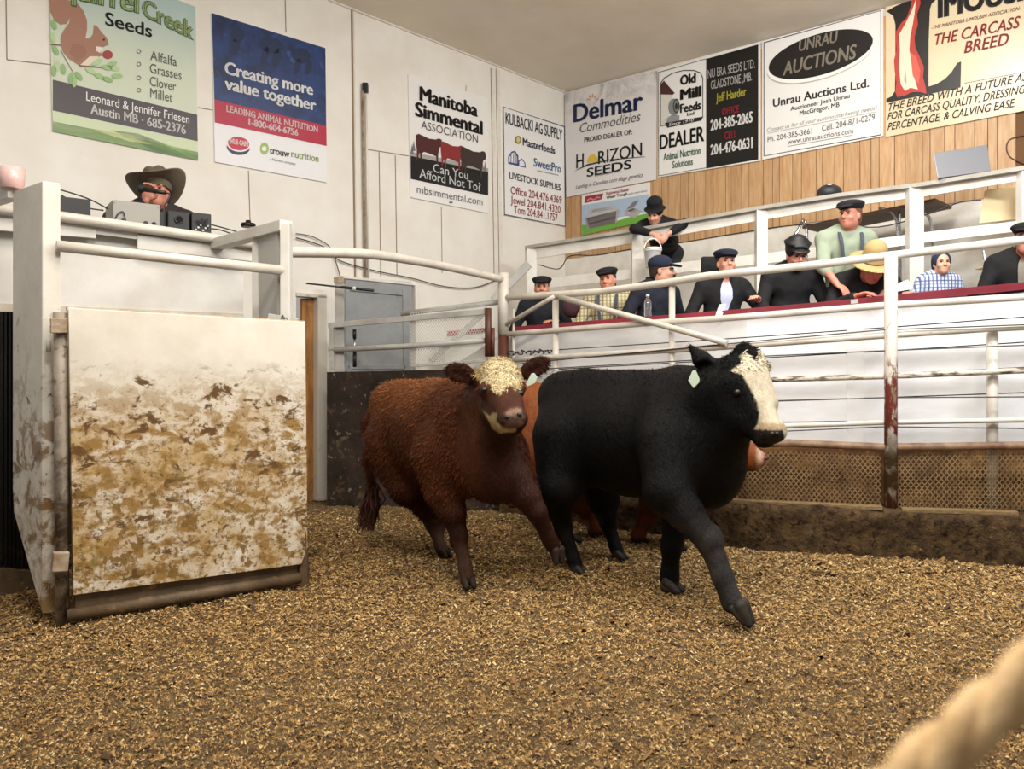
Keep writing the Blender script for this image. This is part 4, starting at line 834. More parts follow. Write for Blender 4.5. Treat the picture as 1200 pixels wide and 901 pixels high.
# corrugated rubber flap
mb = MB(); n = 26; V = []; F = []
c0, c1 = P(-70, 700, 4.62), P(58, 700, 4.98)
for i in range(n * 4 + 1):
    t = i / (n * 4); p = c0.lerp(c1, t); d = .018 * math.cos(i * math.pi / 2)
    zt_ = P(0, 365 if True else 0, p.y).z; q = Vector((p.x, p.y, 0)) + Vector((.33, -.94, 0)) * d
    V += [(q.x, q.y, .12), (q.x, q.y, zt_)]
for i in range(n * 4): F.append((2 * i, 2 * i + 2, 2 * i + 3, 2 * i + 1))
o = mesh('rubber_flap', V, F, mat('black_rubber', '#211e1c', .55, col2='#171412', scale=30, bump=.6, bscale=90, dirt=[('#5a452b', 7, .5, .7, .5, 0.)])); sol = o.modifiers.new('t', 'SOLIDIFY'); sol.thickness = .012
tag(o, 'black ribbed rubber flap hanging left of the white plank post', 'flap')
o = MB().prism([P(-70, 660, 4.60), P(60, 672, 4.96), P(60, 740, 4.96), P(-70, 740, 4.60)], (0, .06, 0)).build('sill_board', M_mudpipe); tag(o, 'muddy board along the ground below the rubber flap', 'board')
# platform
o = MB().prism([CP_.at(-70, 450, -.2) * 1, CP_.at(286, 450, -.2), CP_.at(286, 450, -1.25), CP_.at(-70, 450, -1.25)], (0, 0, 0.02)).build('floor_platform', M_tier)
o.data.transform(Matrix.Translation((0, 0, 1.42 - o.location.z))); tag(o, kind='structure')
# things on the counter
CZ = lambda u: CP_.at(u, float(np.interp(u, [-60, 292], [240, 285])), .04).z + .03
def gear(name, u0, u1, v0, dep, m, label, cat, back=.06):
    A = CP_.at(u0, 0, -back); B = CP_.at(u1, 0, -back); z = min(CZ(u0), CZ(u1)); zt_ = P((u0 + u1) / 2, v0, CP_.Y((u0 + u1) / 2)).z + .0
    r = empty(name, ((A.x + B.x) / 2, (A.y + B.y) / 2, z), label, cat)
    MB().prism([(A.x, A.y, z), (B.x, B.y, z), (B.x, B.y, zt_), (A.x, A.y, zt_)], -CP_.n * dep).build('case', m, r, bevel=.006)
    return bpy.data.objects[list(WL)[-1]], A, B, z, zt_
r, A, B, z, zt_ = gear('black_console', 66, 108, 229.5, .2, M_blk, 'flat black console box just right of the white plank post', 'electronics')
c = A.lerp(B, .08); MB().box((c.x + CP_.n.x * .004, c.y + CP_.n.y * .004, zt_ - .03), (.02, .01, .03)).build('sticker', M_white, r)
r, A, B, z, zt_ = gear('amplifier', 134, 190, 235, .28, mat('grey_metal_case', '#96938c', .5, .2, bump=.05), 'grey metal amplifier box in front of the auctioneer', 'electronics')
for t in (.2, .68, .86):
    c = A.lerp(B, t) + CP_.n * .005; smooth_tube(MB().lathe((c.x, c.y, z + .028), [(.014, 0), (.014, .012), (.008, .016)], 14, CP_.n).build('knob', M_blk, r))
for t in (.04, .96):
    for zz in (z + .02, zt_ - .02):
        c = A.lerp(B, t) + CP_.n * .001; MB().lathe((c.x, c.y, zz), [(.005, 0), (.005, .003)], 8, CP_.n).build('screw', M_steel, r)
tube_obj('lead', curve_pts([A.lerp(B, .03) + CP_.n * .02 + Vector((0, 0, z + .01)) - Vector((0, 0, A.z - 0)) * 1 if False else Vector((A.lerp(B, t).x, A.lerp(B, t).y, z + h)) + CP_.n * .012 for t, h in ((.02, .02), (.1, .07), (.2, .09), (.25, .05), (.26, .01))], 5), .004, M_blk, r, 6)
r, A, B, z, zt_ = gear('speaker_box', 199, 225, 246, .2, M_blk, 'small black speaker box with a round port beside the amplifier', 'speaker')
c = A.lerp(B, .5) + CP_.n * .001; pc = Vector((c.x, c.y, z + (zt_ - z) * .58))
smooth_tube(MB().lathe(pc, [(.028, .0), (.03, .005), (.022, .006), (.02, .001)], 18, CP_.n).build('port_ring', mat('black_rim', '#0d0d0e', .3), r)); MB().lathe(pc, [(.021, 0), (.021, .002)], 18, CP_.n).build('port', mat('black_hole', '#030303', .9), r)
MB().bar(pc + GD * -.04 + Vector((0, 0, -.07)), pc + GD * .04 + Vector((0, 0, -.07)), .004, .006).build('badge', mat('grey_badge', '#777777', .5), r)
r, A, B, z, zt_ = gear('mixer_box', 227, 250.5, 248, .2, M_blk, 'small black mixer box with cables, at right end of the counter gear', 'electronics')
for k in range(6):
    c = A.lerp(B, .2 + .12 * k) + CP_.n * .004; MB().lathe((c.x, c.y, z + .03 + .018 * (k % 3)), [(.007, 0), (.007, .01)], 10, CP_.n).build('knob', mat('knob_mix', '#8b6f86' if k % 2 else '#c9c4c2', .5), r)
for k in range(3):
    tube_obj('lead', curve_pts([Vector((A.lerp(B, t).x, A.lerp(B, t).y, z + h)) + CP_.n * .02 for t, h in ((.2 + .1 * k, .1), (.4 + .1 * k, .07), (.5 + .12 * k, .11), (.8, .04 + .03 * k))], 4), .003, M_blk, r, 5)
r, A, B, z, zt_ = gear('dark_monitor', 189, 199, 245, .12, M_blk, 'narrow black box wedged between amplifier and speaker box', 'electronics', .1)
dz = CP_.at(296, 0, -.1); o = MB().lathe((dz.x, dz.y, P(296, 263, CP_.Y(296)).z - .005), [(.05, 0), (.055, .012), (.05, .028), (.02, .034), (.018, .05), (.004, .052)], 20).build('call_bell', mat('dark_bell', '#2b2723', .4, .6)); smooth_tube(o); tag(o, 'small dark bell on the counter end behind the right frame post', 'bell')
# pink mug on the left beam
mc = P(14, 222, 4.42); mg = empty('coffee_mug', mc, 'pale pink mug standing on the beam at far left', 'mug'); M_mug = mat('pink_glaze', '#d9b9b3', .3, col2='#c9a09a', scale=12)
smooth_tube(MB().lathe(mc, [(.052, 0), (.058, .006), (.062, .05), (.064, .118), (.060, .118), (.057, .05), (.05, .01)], 28).build('cup', M_mug, mg))
h = [mc + Vector((-.06, -.01, .095)), mc + Vector((-.09, -.012, .09)), mc + Vector((-.1, -.012, .06)), mc + Vector((-.085, -.012, .03)), mc + Vector((-.058, -.01, .025))]
smooth_tube(MB().tube(curve_pts(h, 5), .009, 8).build('handle', M_mug, mg))
for lab, pts in (('thin black cable arching behind the counter gear', [(66, 213), (80, 216), (110, 226), (133, 238)]), ('second black cable sagging behind the black console', [(66, 215), (85, 226), (105, 236), (128, 240)]), ('black cable running right from the mixer box', [(251, 256), (270, 261), (290, 267), (300, 272)]), ('lower black cable running right from the mixer box', [(251, 262), (268, 264), (285, 270)])):
    o = tube_obj('counter_cable', curve_pts([CP_.at(u, v, -.22) for u, v in pts], 5), .005, M_blk, None, 6); tag(o, lab, 'cable', 'cables on the auction counter')
# ------------------------------------------------------------------ cattle
M_eye = mat('dark_eye', '#0b0706', .4); M_tag = mat('pale_ear_tag', '#b7c4b0', .5); M_nostril = mat('nostril', '#120b09', .5)
def coat(name, col2, bump, rough=.5, scale=60, spec=.16):
    if name in MC: return MC[name]
    m = bpy.data.materials.new(name); g = NT(m); a = g.n('ShaderNodeAttribute'); a.attribute_name = 'Col'
    f = g.ramp(g.noise(7, 6, .7, (1, 1, .45), 1.2), .3, .75); f2 = g.ramp(g.noise(scale, 5, .7, (1.6, 1.6, .35), .8), .3, .7)
    c = g.mix(g.math('MULTIPLY', f, .6), a.outputs['Color'], lin(col2), 'MULTIPLY'); c = g.mix(g.math('MULTIPLY', f2, .35), c, lin(col2), 'MULTIPLY')
    g.l(c, g.b.inputs['Base Color']); g.b.inputs['Roughness'].default_value = rough; g.b.inputs['Specular IOR Level'].default_value = spec
    g.bump(g.math('ADD', g.noise(scale, 5, .7, (1.6, 1.6, .35), .8), g.math('MULTIPLY', g.noise(18, 4, .6, (1, 1, .5), 1.0), 1.0)), bump, .02)
    MC[name] = m; return m
HOOVES = []
def hoof(b, p, d, r=.040, tip=.0):
    d = Vector((d[0], d[1], 0)).normalized(); HOOVES.append((Vector(p), d, r, tip))
def build_hooves(parent, m):
    for p, d, r, tip in HOOVES:
        l = Vector((-d.y, d.x, 0)); b = Body(); z = Vector((0, 0, 1)); dn = (d * math.cos(tip) - z * math.sin(tip)); up = (z * math.cos(tip) + d * math.sin(tip))
        for s_ in (-1, 1):
            b.cone(p - dn * r * .35 + l * s_ * r * .50 + up * r * .75, p + dn * r * 1.05 + l * s_ * r * .52 - up * r * .15, r * .56, r * .36, .006)
            b.cone(p - dn * r * .75 + l * s_ * r * .50 + up * r * .1, p + dn * r * .6 + l * s_ * r * .52 - up * r * .2, r * .40, r * .34, .006)
        V, F = b.grow(.005); V[:, 2] = np.maximum(V[:, 2], .002); mesh('hoof', V, F, m, parent, True)
    HOOVES.clear()
def skin(b, res, colf, name, m, parent, tri=1):
    V, F = b.grow(res); V = V + 0
    cols = colf(V); o = mesh(name, V, F, m, parent, True, cols=cols); return o, V
def sm(x, a, b): t = np.clip((x - a) / (b - a), 0, 1); return t * t * (3 - 2 * t)
def uv(V): return 600 + V[:, 0] / V[:, 1] * FP, HZ - (V[:, 2] - EYE) / V[:, 1] * FP
def blend(c, k, w): return c * (1 - w[:, None]) + np.array(k)[None, :] * w[:, None]
L3 = lambda h: np.array(lin(h)[:3])
def fur(name, V0, N, sel, length, width, flow, m, parent, cols=None, lift=.35, curl=0):
    # short tapering locks rooted on the skin vertices picked by sel
    idx = np.flatnonzero(sel); idx = RNG.choice(idx, min(N, len(idx) * 3)); W = []; F = []; CC = []
    for i in idx:
        p = V0[i] + RNG.normal(0, .003, 3); nrm, fl = flow(i); a = Vector(fl) + Vector(RNG.normal(0, .35, 3)); nrm = Vector(nrm)
        a = (a - nrm * a.dot(nrm)).normalized(); d = (a + nrm * lift * RNG.uniform(.4, 1.3)).normalized(); s = d.cross(nrm).normalized(); L = length * RNG.uniform(.6, 1.25); w = width * RNG.uniform(.7, 1.2)
        p = Vector(p) - nrm * .003; b = len(W); bend = s * curl * L * RNG.uniform(-1, 1)
        q1 = p + d * L * .55 + bend; q2 = p + d * L + bend * .4 - nrm * L * .25
        W += [p - s * w, p + s * w, q1 - s * w * .8, q1 + s * w * .8, q2, q1 + nrm * w]; F += [(b, b + 1, b + 3, b + 2), (b + 2, b + 3, b + 4)]
        if cols is not None: CC += [cols[i] * RNG.uniform(.62, 1.45)] * 6
    return mesh(name, W, F, m, parent, cols=np.array(CC) if cols is not None else None, origin=WL[parent.name])
def vnormals(o):
    a = np.empty(len(o.data.vertices) * 3, np.float32); o.data.vertex_normals.foreach_get('vector', a); return a.reshape(-1, 3)

# ---- black steer, nearest
steer = empty('steer', P(765, 700, 4.75), 'black steer with a white face striding to the right, nearest of the cattle', 'cow', 'cattle in the sale ring')
f = Vector((.74, -.67, 0)).normalized(); R = basis(f); b = Body()
b.ell(P(745, 512, 5.12), (.62, .315, .385), R, .05)
b.ell(P(684, 503, 5.42), (.32, .27, .35), R, .10); b.ell(P(663, 462, 5.52), (.20, .17, .16), R, .12)
b.ell(P(797, 515, 4.88), (.34, .285, .40), R, .12); b.ell(P(833, 552, 4.70), (.18, .16, .22), R, .12)
b.cone(P(790, 462, 4.95), P(690, 455, 5.35), .13, .12, .12)
b.cone(P(812, 482, 4.78), P(852, 455, 4.50), .27, .165, .12); b.cone(P(835, 535, 4.66), P(862, 498, 4.45), .17, .11, .12)
hd = (P(903, 508, 4.22) - P(868, 436, 4.46)).normalized()
b.ell(P(867, 445, 4.43), (.15, .125, .125), basis(hd, (0, 0, 1)), .05)
b.cone(P(869, 447, 4.42), P(901, 500, 4.24), .108, .066, .05); b.ell(P(906, 506, 4.215), (.060, .078, .055), basis(hd), .04)
b.cone(P(882, 436, 4.44), P(899, 472, 4.33), .082, .058, .05); b.cone(P(857, 475, 4.44), P(893, 511, 4.27), .10, .052, .05); b.ell(P(894, 513, 4.26), (.055, .05, .035), basis(hd), .03)
b.cone(P(872, 412, 4.46), P(884, 418, 4.42), .05, .045, .05)
b.cone(P(842, 432, 4.50), P(822, 421, 4.52), .035, .048, .03); b.cone(P(822, 421, 4.52), P(809, 406, 4.53), .048, .014, .02); b.ell(P(828, 428, 4.47), (.045, .03, .02), R, .02, True)
b.cone(P(889, 428, 4.52), P(893, 432, 4.68), .03, .042, .03); b.cone(P(893, 432, 4.68), P(891, 428, 4.8), .042, .012, .02)
# legs
b.chain([P(660, 515, 5.33), P(655, 570, 5.24), P(653, 590, 5.30), P(660, 618, 5.36), P(672, 655, 5.29), P(677, 668, 5.27)], [.20, .145, .095, .056, .040, .046], .035); hoof(b, P(681, 671, 5.25), f)
b.chain([P(694, 540, 5.55), P(707, 585, 5.58), P(712, 612, 5.74), P(721, 640, 5.70), P(724, 648, 5.68)], [.17, .11, .056, .040, .046], .035); hoof(b, P(727, 652, 5.66), f)
b.chain([P(783, 520, 4.62), P(783, 575, 4.50), P(803, 600, 4.42), P(831, 634, 4.30), P(847, 676, 4.22), P(858, 706, 4.17)], [.18, .14, .097, .066, .052, .058], .035); b.ell(P(832, 630, 4.28), (.062, .062, .08), None, .03); hoof(b, P(868, 719, 4.13), (.85, -.5), .058, .55)
b.chain([P(806, 560, 4.97), P(795, 600, 4.90), P(787, 640, 4.86), P(785, 672, 4.86), P(785, 682, 4.85)], [.15, .10, .060, .050, .056], .035); hoof(b, P(787, 689, 4.83), f, .054)
b.chain([P(652, 452, 5.62), P(645, 490, 5.70), P(652, 560, 5.70), P(655, 600, 5.68)], [.05, .03, .028, .04], .04)
wp = np.array([(608, 128), (622, 117), (640, 105), (633, 88), (640, 78), (655, 82), (668, 98), (690, 98), (712, 118), (733, 128), (742, 175), (738, 240), (745, 260), (768, 285), (768, 315), (758, 322), (745, 300), (700, 302), (672, 292), (683, 276), (687, 245), (678, 210), (660, 175), (640, 140)], float)
wp = np.stack([600 + wp[:, 0] / 2.372, 380 + wp[:, 1] / 2.372], 1)
def inpoly(u, v, P_):
    c = np.zeros(len(u), bool); j = len(P_) - 1
    for i in range(len(P_)):
        xi, yi, xj, yj = P_[i][0], P_[i][1], P_[j][0], P_[j][1]
        c ^= ((yi > v) != (yj > v)) & (u < (xj - xi) * (v - yi) / (yj - yi + 1e-9) + xi); j = i
    return c
def hsoft(u, v, P_, s=1.0):
    w = np.zeros(len(u))
    for a, b_ in ((0, 0), (s, 0), (-s, 0), (0, s), (0, -s)): w += inpoly(u + a, v + b_, P_)
    return w / 5
hx = P(868, 440, 4.45); hax = np.array(f)
HL = Vector((-f.y, f.x, 0))
def head_side(V, ctr, axis):                       # signed distance to the head's middle plane
    return (V - np.array(ctr)) @ np.array(axis)
side = Vector((hd.y, -hd.x, 0)).normalized()       # right side of the steer's head, towards the lens
def col_steer(V):
    u, v = uv(V); c = np.tile(np.array((.0050, .0047, .0050)), (len(V), 1))
    c = blend(c, (.020, .016, .013), .5 * sm(.5 + wob(V, 14), .5, 1.3) * sm(V[:, 2], .75, .1))
    near = (V[:, 1] < 4.45) & (u > 770) & (v > 600)
    c = blend(c, (.055, .049, .044), near * sm(v, 585, 650) * (.55 + .45 * sm(wob(V, 22), -.3, .6)))
    # white blaze: over the whole front of the face, both sides of its middle plane
    d = head_side(V, P(880, 460, 4.36), side); along = (V - np.array(P(868, 412, 4.46))) @ np.array(hd)
    front = ((V[:, 1] < 4.72) & (u > 850) & (v < 520))
    w = hsoft(u, v, wp, .7) * front
    mirror = front & (d < -.045) & (along > .05) & (along < .47)
    w = np.maximum(w, mirror * 1.0)
    c = blend(c, L3('#dccfb4'), w); c = blend(c, L3('#c9b48f'), w * .5 * sm(wob(V * 1.0, 45), .1, .8))
    muz = sm(along + .018 * wob(V, 33) - .0012 * (u - 903), .475, .492) * front * (v > 503) * (u > 886); c = blend(c, L3('#b89a72'), .7 * sm(along, .43, .47) * front * (v > 496) * (u > 890)); c = blend(c, (.03, .022, .02), muz * (u < 918.5)); c = blend(c, L3('#d9cbb0'), muz * (u >= 918.5))
    c = blend(c, (.05, .045, .04), sm(V[:, 2], .07, .03)); return c
M_bcoat = coat('black_coat', '#8a8580', .55, .5, 70, .12)
bo, BV = skin(b, .0115, col_steer, 'body', M_bcoat, steer)
build_hooves(steer, mat('dark_hoof', '#3a332c', .65, col2='#1f1b18', scale=14, bump=.15, spec=.25)); nb = vnormals(bo); cb = np.array([x.color[:3] for x in bo.data.color_attributes['Col'].data])
fu, fv = uv(BV)
M_fur = mat('fur_locks', '#222222', .7, attr=True, spec=.03)
def flowS(i):
    return nb[i], (-f.x * .5, -f.y * .5, -.8)
fur('coat_locks', BV, 9000, (fv < 600) & ((cb.sum(1) < .2)), .018, .0020, flowS, M_fur, steer, cb)['kind'] = 'stuff'
crest = (BV[:, 2] > 1.24) & (fu < 880); fur('topline_hair', BV, 2000, crest, .022, .0022, lambda i: (nb[i], (-f.x, -f.y, .5)), M_fur, steer, cb, .8)['kind'] = 'stuff'
pollhair = (fv < 432) & (fu > 845) & (BV[:, 1] < 4.7); fur('forelock', BV, 1500, pollhair, .032, .0022, lambda i: (nb[i], (hd.x * .6, hd.y * .6, -.2)), M_fur, steer, cb, .6, .2)['kind'] = 'stuff'
eyec = P(861.5, 459, 4.30)
def snap(V, u, v, tol=3):                          # nearest-to-lens skin point under a pixel
    uu, vv = uv(V); k = np.flatnonzero((abs(uu - u) < tol) & (abs(vv - v) < tol)); i = k[np.argmin(V[k, 1])]; return Vector(V[i])
e = snap(BV, 861.5, 459); MB().ball(e + Vector((0, .008, 0)), .022).build('eye', M_eye, steer, True)
e2 = e - side * 2 * head_side(np.array([e]), P(880, 460, 4.36), side)[0]; MB().ball(e2 + side * .022, .020).build('eye', M_eye, steer, True)
for u, v in ((902.5, 511), (915, 511)):
    try: MB().ball(snap(BV, u, v, 5), (.013, .012, .011)).build('nostril', M_nostril, steer, True)
    except Exception: pass
t0 = snap(BV, 818, 440, 6) + Vector((-.01, -.02, 0))
tg = [P(u, v, t0.y) for u, v in [(807, 447), (814, 442), (819, 447), (825, 456), (815, 469), (808, 462)]]; tg = [P(u, v, t0.y) for u, v in [(811.5, 434.5), (815.5, 434), (820, 444), (819.5, 448), (813, 455), (806.5, 446)]]
MB().prism(tg, (.0, .004, 0)).build('ear_tag', M_tag, steer, bevel=.003)
# ---- brown calf
calf = empty('calf', P(520, 660, 5.3), 'reddish brown calf with a curly cream forehead facing the camera', 'cow', 'cattle in the sale ring')
f = Vector((.55, -.835, 0)).normalized(); R = basis(f); b = Body()
b.ell(P(510, 508, 5.42), (.55, .285, .34), R, .05); b.ell(P(479, 508, 5.74), (.30, .255, .335), R, .1); b.ell(P(462, 470, 5.82), (.16, .17, .14), R, .12)
b.ell(P(551, 515, 5.0), (.30, .25, .35), R, .12); b.ell(P(576, 552, 4.76), (.14, .13, .19), R, .12); b.cone(P(535, 468, 5.1), P(478, 470, 5.7), .12, .12, .12)
b.cone(P(556, 500, 4.98), P(580, 462, 4.68), .235, .145, .12); b.cone(P(566, 540, 4.85), P(585, 500, 4.6), .16, .10, .12)
ch = (P(602, 492, 4.22) - P(584, 436, 4.55)).normalized(); RH = basis(ch); 
hf = Vector((.30, -.95, 0)).normalized(); hs = Vector((-hf.y, hf.x, 0))     # head's own left
b.ell(P(585, 446, 4.54), (.13, .118, .13), basis(hf), .05)
b.cone(P(587, 455, 4.48), P(601, 489, 4.25), .112, .070, .05); b.ell(P(602, 491.5, 4.22), (.055, .075, .052), basis(hf), .03)
b.cone(P(580, 480, 4.52), P(599, 500, 4.28), .085, .052, .05)
for s in (-1, 1): b.ell(P(587, 457, 4.45) + hs * s * .105, (.05, .03, .035), basis(hf), .04)
b.ell(P(557, 443, 4.58), (.05, .035, .04), None, .03)
b.ell(P(541, 437, 4.60), (.098, .022, .055), basis((-.9, .1, .28)), .025); b.ell(P(541, 440, 4.575), (.07, .016, .03), basis((-.9, .1, .28)), .015, True)
b.ell(P(626, 431, 4.62), (.098, .022, .056), basis((.86, .12, .52)), .025); b.ell(P(625, 434, 4.595), (.07, .016, .03), basis((.86, .12, .52)), .015, True)
b.chain([P(512, 535, 4.98), P(519, 575, 4.95), P(530, 600, 4.92), P(538, 628, 4.90), P(545, 664, 4.88), P(547, 674, 4.87)], [.155, .11, .080, .050, .037, .044], .035); hoof(b, P(549, 684, 4.85), (.3, -.95), .045)
b.chain([P(592, 535, 4.88), P(606, 565, 4.76), P(618, 583, 4.70), P(629, 600, 4.68), P(643, 630, 4.74), P(648, 640, 4.75)], [.14, .105, .078, .056, .040, .045], .035); hoof(b, P(652, 650, 4.75), (.5, -.6), .044, .9)
b.chain([P(458, 525, 5.68), P(478, 570, 5.58), P(497, 592, 5.68), P(508, 615, 5.80), P(516, 640, 5.74), P(519, 645, 5.72)], [.19, .125, .078, .050, .037, .044], .035); hoof(b, P(523, 650, 5.70), (.5, -.8), .038)
b.chain([P(500, 545, 5.85), P(528, 590, 5.85), P(532, 610, 6.0), P(536, 634, 5.95), P(538, 638, 5.92)], [.15, .09, .055, .043, .046], .06); hoof(b, P(541, 642, 5.90), (.5, -.8), .038)
b.chain([P(446, 470, 6.0), P(431, 495, 6.04), P(431, 540, 6.0), P(436, 575, 5.98)], [.05, .04, .032, .03], .04)
ftuft = np.array([(415, 130), (425, 108), (455, 100), (480, 95), (520, 105), (550, 125), (555, 165), (553, 190), (540, 210), (536, 195), (520, 192), (505, 200), (497, 220), (486, 218), (478, 203), (463, 190), (440, 175), (418, 165)], float); ftuft = np.stack([400 + ftuft[:, 0] / 2.65, 380 + ftuft[:, 1] / 2.65], 1)
jaw = np.array([(432, 255), (440, 268), (460, 285), (470, 275), (485, 278), (480, 300), (500, 318), (545, 322), (540, 335), (490, 337), (468, 322), (455, 295)], float); jaw = np.stack([400 + jaw[:, 0] / 2.65, 380 + jaw[:, 1] / 2.65], 1)
def col_calf(V):
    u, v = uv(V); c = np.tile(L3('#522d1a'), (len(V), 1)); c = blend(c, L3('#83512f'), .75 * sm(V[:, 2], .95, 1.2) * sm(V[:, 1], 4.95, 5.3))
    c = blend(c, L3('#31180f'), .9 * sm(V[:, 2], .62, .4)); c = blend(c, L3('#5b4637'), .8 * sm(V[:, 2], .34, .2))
    c = blend(c, L3('#351a10'), .85 * (V[:, 1] < 5.0) * sm(u, 552, 575) * sm(V[:, 2], 1.25, 1.0))  # shade on chest and neck front painted into the coat colour
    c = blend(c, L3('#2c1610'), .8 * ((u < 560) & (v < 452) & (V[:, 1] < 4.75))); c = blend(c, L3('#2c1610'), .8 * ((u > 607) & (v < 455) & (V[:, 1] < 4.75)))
    front = V[:, 1] < 4.72
    c = blend(c, L3('#56301f'), front * hsoft(u, v, [(556, 455), (612, 455), (612, 485), (565, 485)], 1) * 1.0)
    c = blend(c, L3('#b89c66'), hsoft(u, v, ftuft, .7) * front); c = blend(c, L3('#dccb9a'), hsoft(u, v, jaw, .7) * front)
    c = blend(c, L3('#a98a78'), front * hsoft(u, v, ellpts((601.5, 483), 10, 4.5, -15, 20), 1.6) * .85); c = blend(c, L3('#5b4438'), front * hsoft(u, v, ellpts((602, 491), 14, 5.5, -15, 20), 1.6) * .7)
    c = blend(c, L3('#7d6354'), front * hsoft(u, v, ellpts((602, 498), 13, 4.5, -10, 20), 1.2) * .8)
    c = blend(c, L3('#2a211c'), sm(V[:, 2], .07, .04)); return c
M_ccoat = coat('brown_coat', '#7a5a48', .6, .5, 55)
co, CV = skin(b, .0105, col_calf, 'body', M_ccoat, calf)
build_hooves(calf, mat('brown_hoof', '#33281f', .75, col2='#1f1812', scale=14, bump=.1, spec=.2)); nc = vnormals(co); cc_ = np.array([x.color[:3] for x in co.data.color_attributes['Col'].data]); fu, fv = uv(CV)
fur('coat_locks', CV, 20000, (fv < 610) & (CV[:, 1] > 4.70), .050, .0030, lambda i: (nc[i], (-f.x * .5, -f.y * .5, -.9)), M_fur, calf, cc_, .4, .15)['kind'] = 'stuff'
tf = (hsoft(fu, fv + 4, ftuft, .5) > .5) & (CV[:, 1] < 4.72); tc = np.tile(L3('#cdbd96'), (len(CV), 1))
ft = fur('forehead_tuft', CV, 3000, tf, .038, .0026, lambda i: (nc[i], (hf.x + math.sin(i * 7.1) * .9, hf.y, -.5 + math.cos(i * 3.3) * .5)), M_fur, calf, tc, .45, .8); ft['kind'] = 'stuff'; ft['label'] = 'curly cream forehead hair'
fur('ear_fringe', CV, 1800, ((fu < 562) | (fu > 606)) & (fv < 455) & (CV[:, 1] < 4.75), .035, .002, lambda i: (nc[i], ((-1 if fu[i] < 580 else 1) * .9, 0, -.4)), M_fur, calf, cc_, .5)['kind'] = 'stuff'
sw = []
for k in range(140):
    a = RNG.normal(0, .02, 3); p0 = P(436, 572, 5.97) + Vector(a); p1 = p0 + Vector((RNG.normal(-.01, .03), RNG.normal(0, .03), -.12)); p2 = p0 + Vector((RNG.normal(-.04, .04), RNG.normal(0, .03), -.30)); sw.append((p0, p1, p2))
mb = MB()
for p0, p1, p2 in sw: mb.tube([p0, p1, p2], [.006, .005, .001], 4)
o = mb.build('tail_switch', mat('tail_hair', '#4d2a1d', .8), calf); o['kind'] = 'stuff'
for u, v in ((566, 457.5), (610.5, 460)):
    e = snap(CV, u, v, 2); MB().ball(e + Vector((0, .008 if u < 590 else .016, 0)), (.022, .02, .017)).build('eye', M_eye, calf, True)
for u, v in ((593.5, 488.5), (609.5, 484.5)):
    e = snap(CV, u, v, 1.6); MB().ball(e + Vector((0, .001, 0)), (.014, .010, .011)).build('nostril', M_nostril, calf, True)
tgp = [P(u, v, 4.54) for u, v in [(622.5, 438), (626, 437), (630, 442), (627, 449), (618, 453), (616, 450)]]; MB().prism(tgp, (0, .004, 0)).build('ear_tag', M_tag, calf, bevel=.003)
# ---- tan animal behind
cow = empty('heifer', P(720, 636, 6.15), 'orange brown animal half hidden behind the black steer', 'cow', 'cattle in the sale ring')
f = Vector((.96, -.28, 0)).normalized(); R = basis(f); b = Body()
b.ell(P(708, 507, 6.12), (.60, .28, .355), R, .05); b.ell(P(636, 503, 6.28), (.31, .26, .35), R, .1); b.ell(P(612, 470, 6.32), (.18, .16, .14), R, .12)
b.ell(P(778, 520, 5.98), (.32, .25, .36), R, .12); b.cone(P(798, 508, 5.92), P(846, 516, 5.78), .22, .14, .12)
hd3 = (P(893, 540, 5.62) - P(848, 508, 5.76)).normalized()
b.ell(P(850, 512, 5.75), (.13, .11, .115), basis(hd3), .05); b.cone(P(852, 515, 5.74), P(886, 537, 5.64), .105, .062, .05); b.ell(P(889, 538, 5.63), (.055, .06, .048), basis(hd3), .03); b.cone(P(848, 530, 5.74), P(880, 545, 5.65), .08, .045, .05)
b.ell(P(838, 500, 5.66), (.085, .02, .05), basis((-.5, -.8, .1)), .025); b.ell(P(846, 498, 5.92), (.085, .02, .05), basis((-.2, .9, .1)), .025)
b.chain([P(630, 540, 6.15), P(640, 580, 6.12), P(650, 600, 6.24), P(664, 624, 6.22), P(667, 628, 6.21)], [.18, .11, .056, .044, .048], .06); hoof(b, P(675, 632, 6.20), f, .04)
b.chain([P(655, 545, 6.40), P(680, 585, 6.40), P(688, 602, 6.50), P(697, 622, 6.46), P(699, 625, 6.45)], [.16, .1, .056, .044, .048], .06); hoof(b, P(704, 627, 6.44), f, .04)
b.chain([P(780, 550, 5.86), P(786, 590, 5.88), P(790, 612, 5.88), P(792, 632, 5.88), P(793, 636, 5.88)], [.14, .09, .056, .045, .048], .06); hoof(b, P(797, 641, 5.87), f, .04)
b.chain([P(782, 550, 6.14), P(765, 588, 6.16), P(757, 606, 6.18), P(748, 626, 6.2), P(748, 629, 6.2)], [.13, .09, .056, .045, .048], .06); hoof(b, P(752, 633, 6.2), f, .04)
b.chain([P(603, 470, 6.48), P(596, 500, 6.52), P(597, 560, 6.5), P(600, 590, 6.5)], [.05, .03, .028, .04], .04)
def col_cow(V):
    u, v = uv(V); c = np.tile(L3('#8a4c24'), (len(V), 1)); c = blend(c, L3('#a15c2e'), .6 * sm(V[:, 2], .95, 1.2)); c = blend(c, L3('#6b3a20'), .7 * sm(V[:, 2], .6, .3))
    c = blend(c, L3('#a48f74'), .8 * sm(V[:, 2], .16, .12) * sm(V[:, 2], .05, .08) * (u < 690)); c = blend(c, L3('#c9ab90'), sm(u, 884, 890) * (V[:, 2] < .95) * (V[:, 1] < 5.8)); c = blend(c, L3('#b27a68'), sm(u, 891, 896) * (V[:, 1] < 5.8)); c = blend(c, L3('#4a3a2a'), sm(V[:, 2], .07, .04)); return c
oo, OV = skin(b, .0125, col_cow, 'body', coat('tan_coat', '#8a6a52', .5, .5, 50), cow)
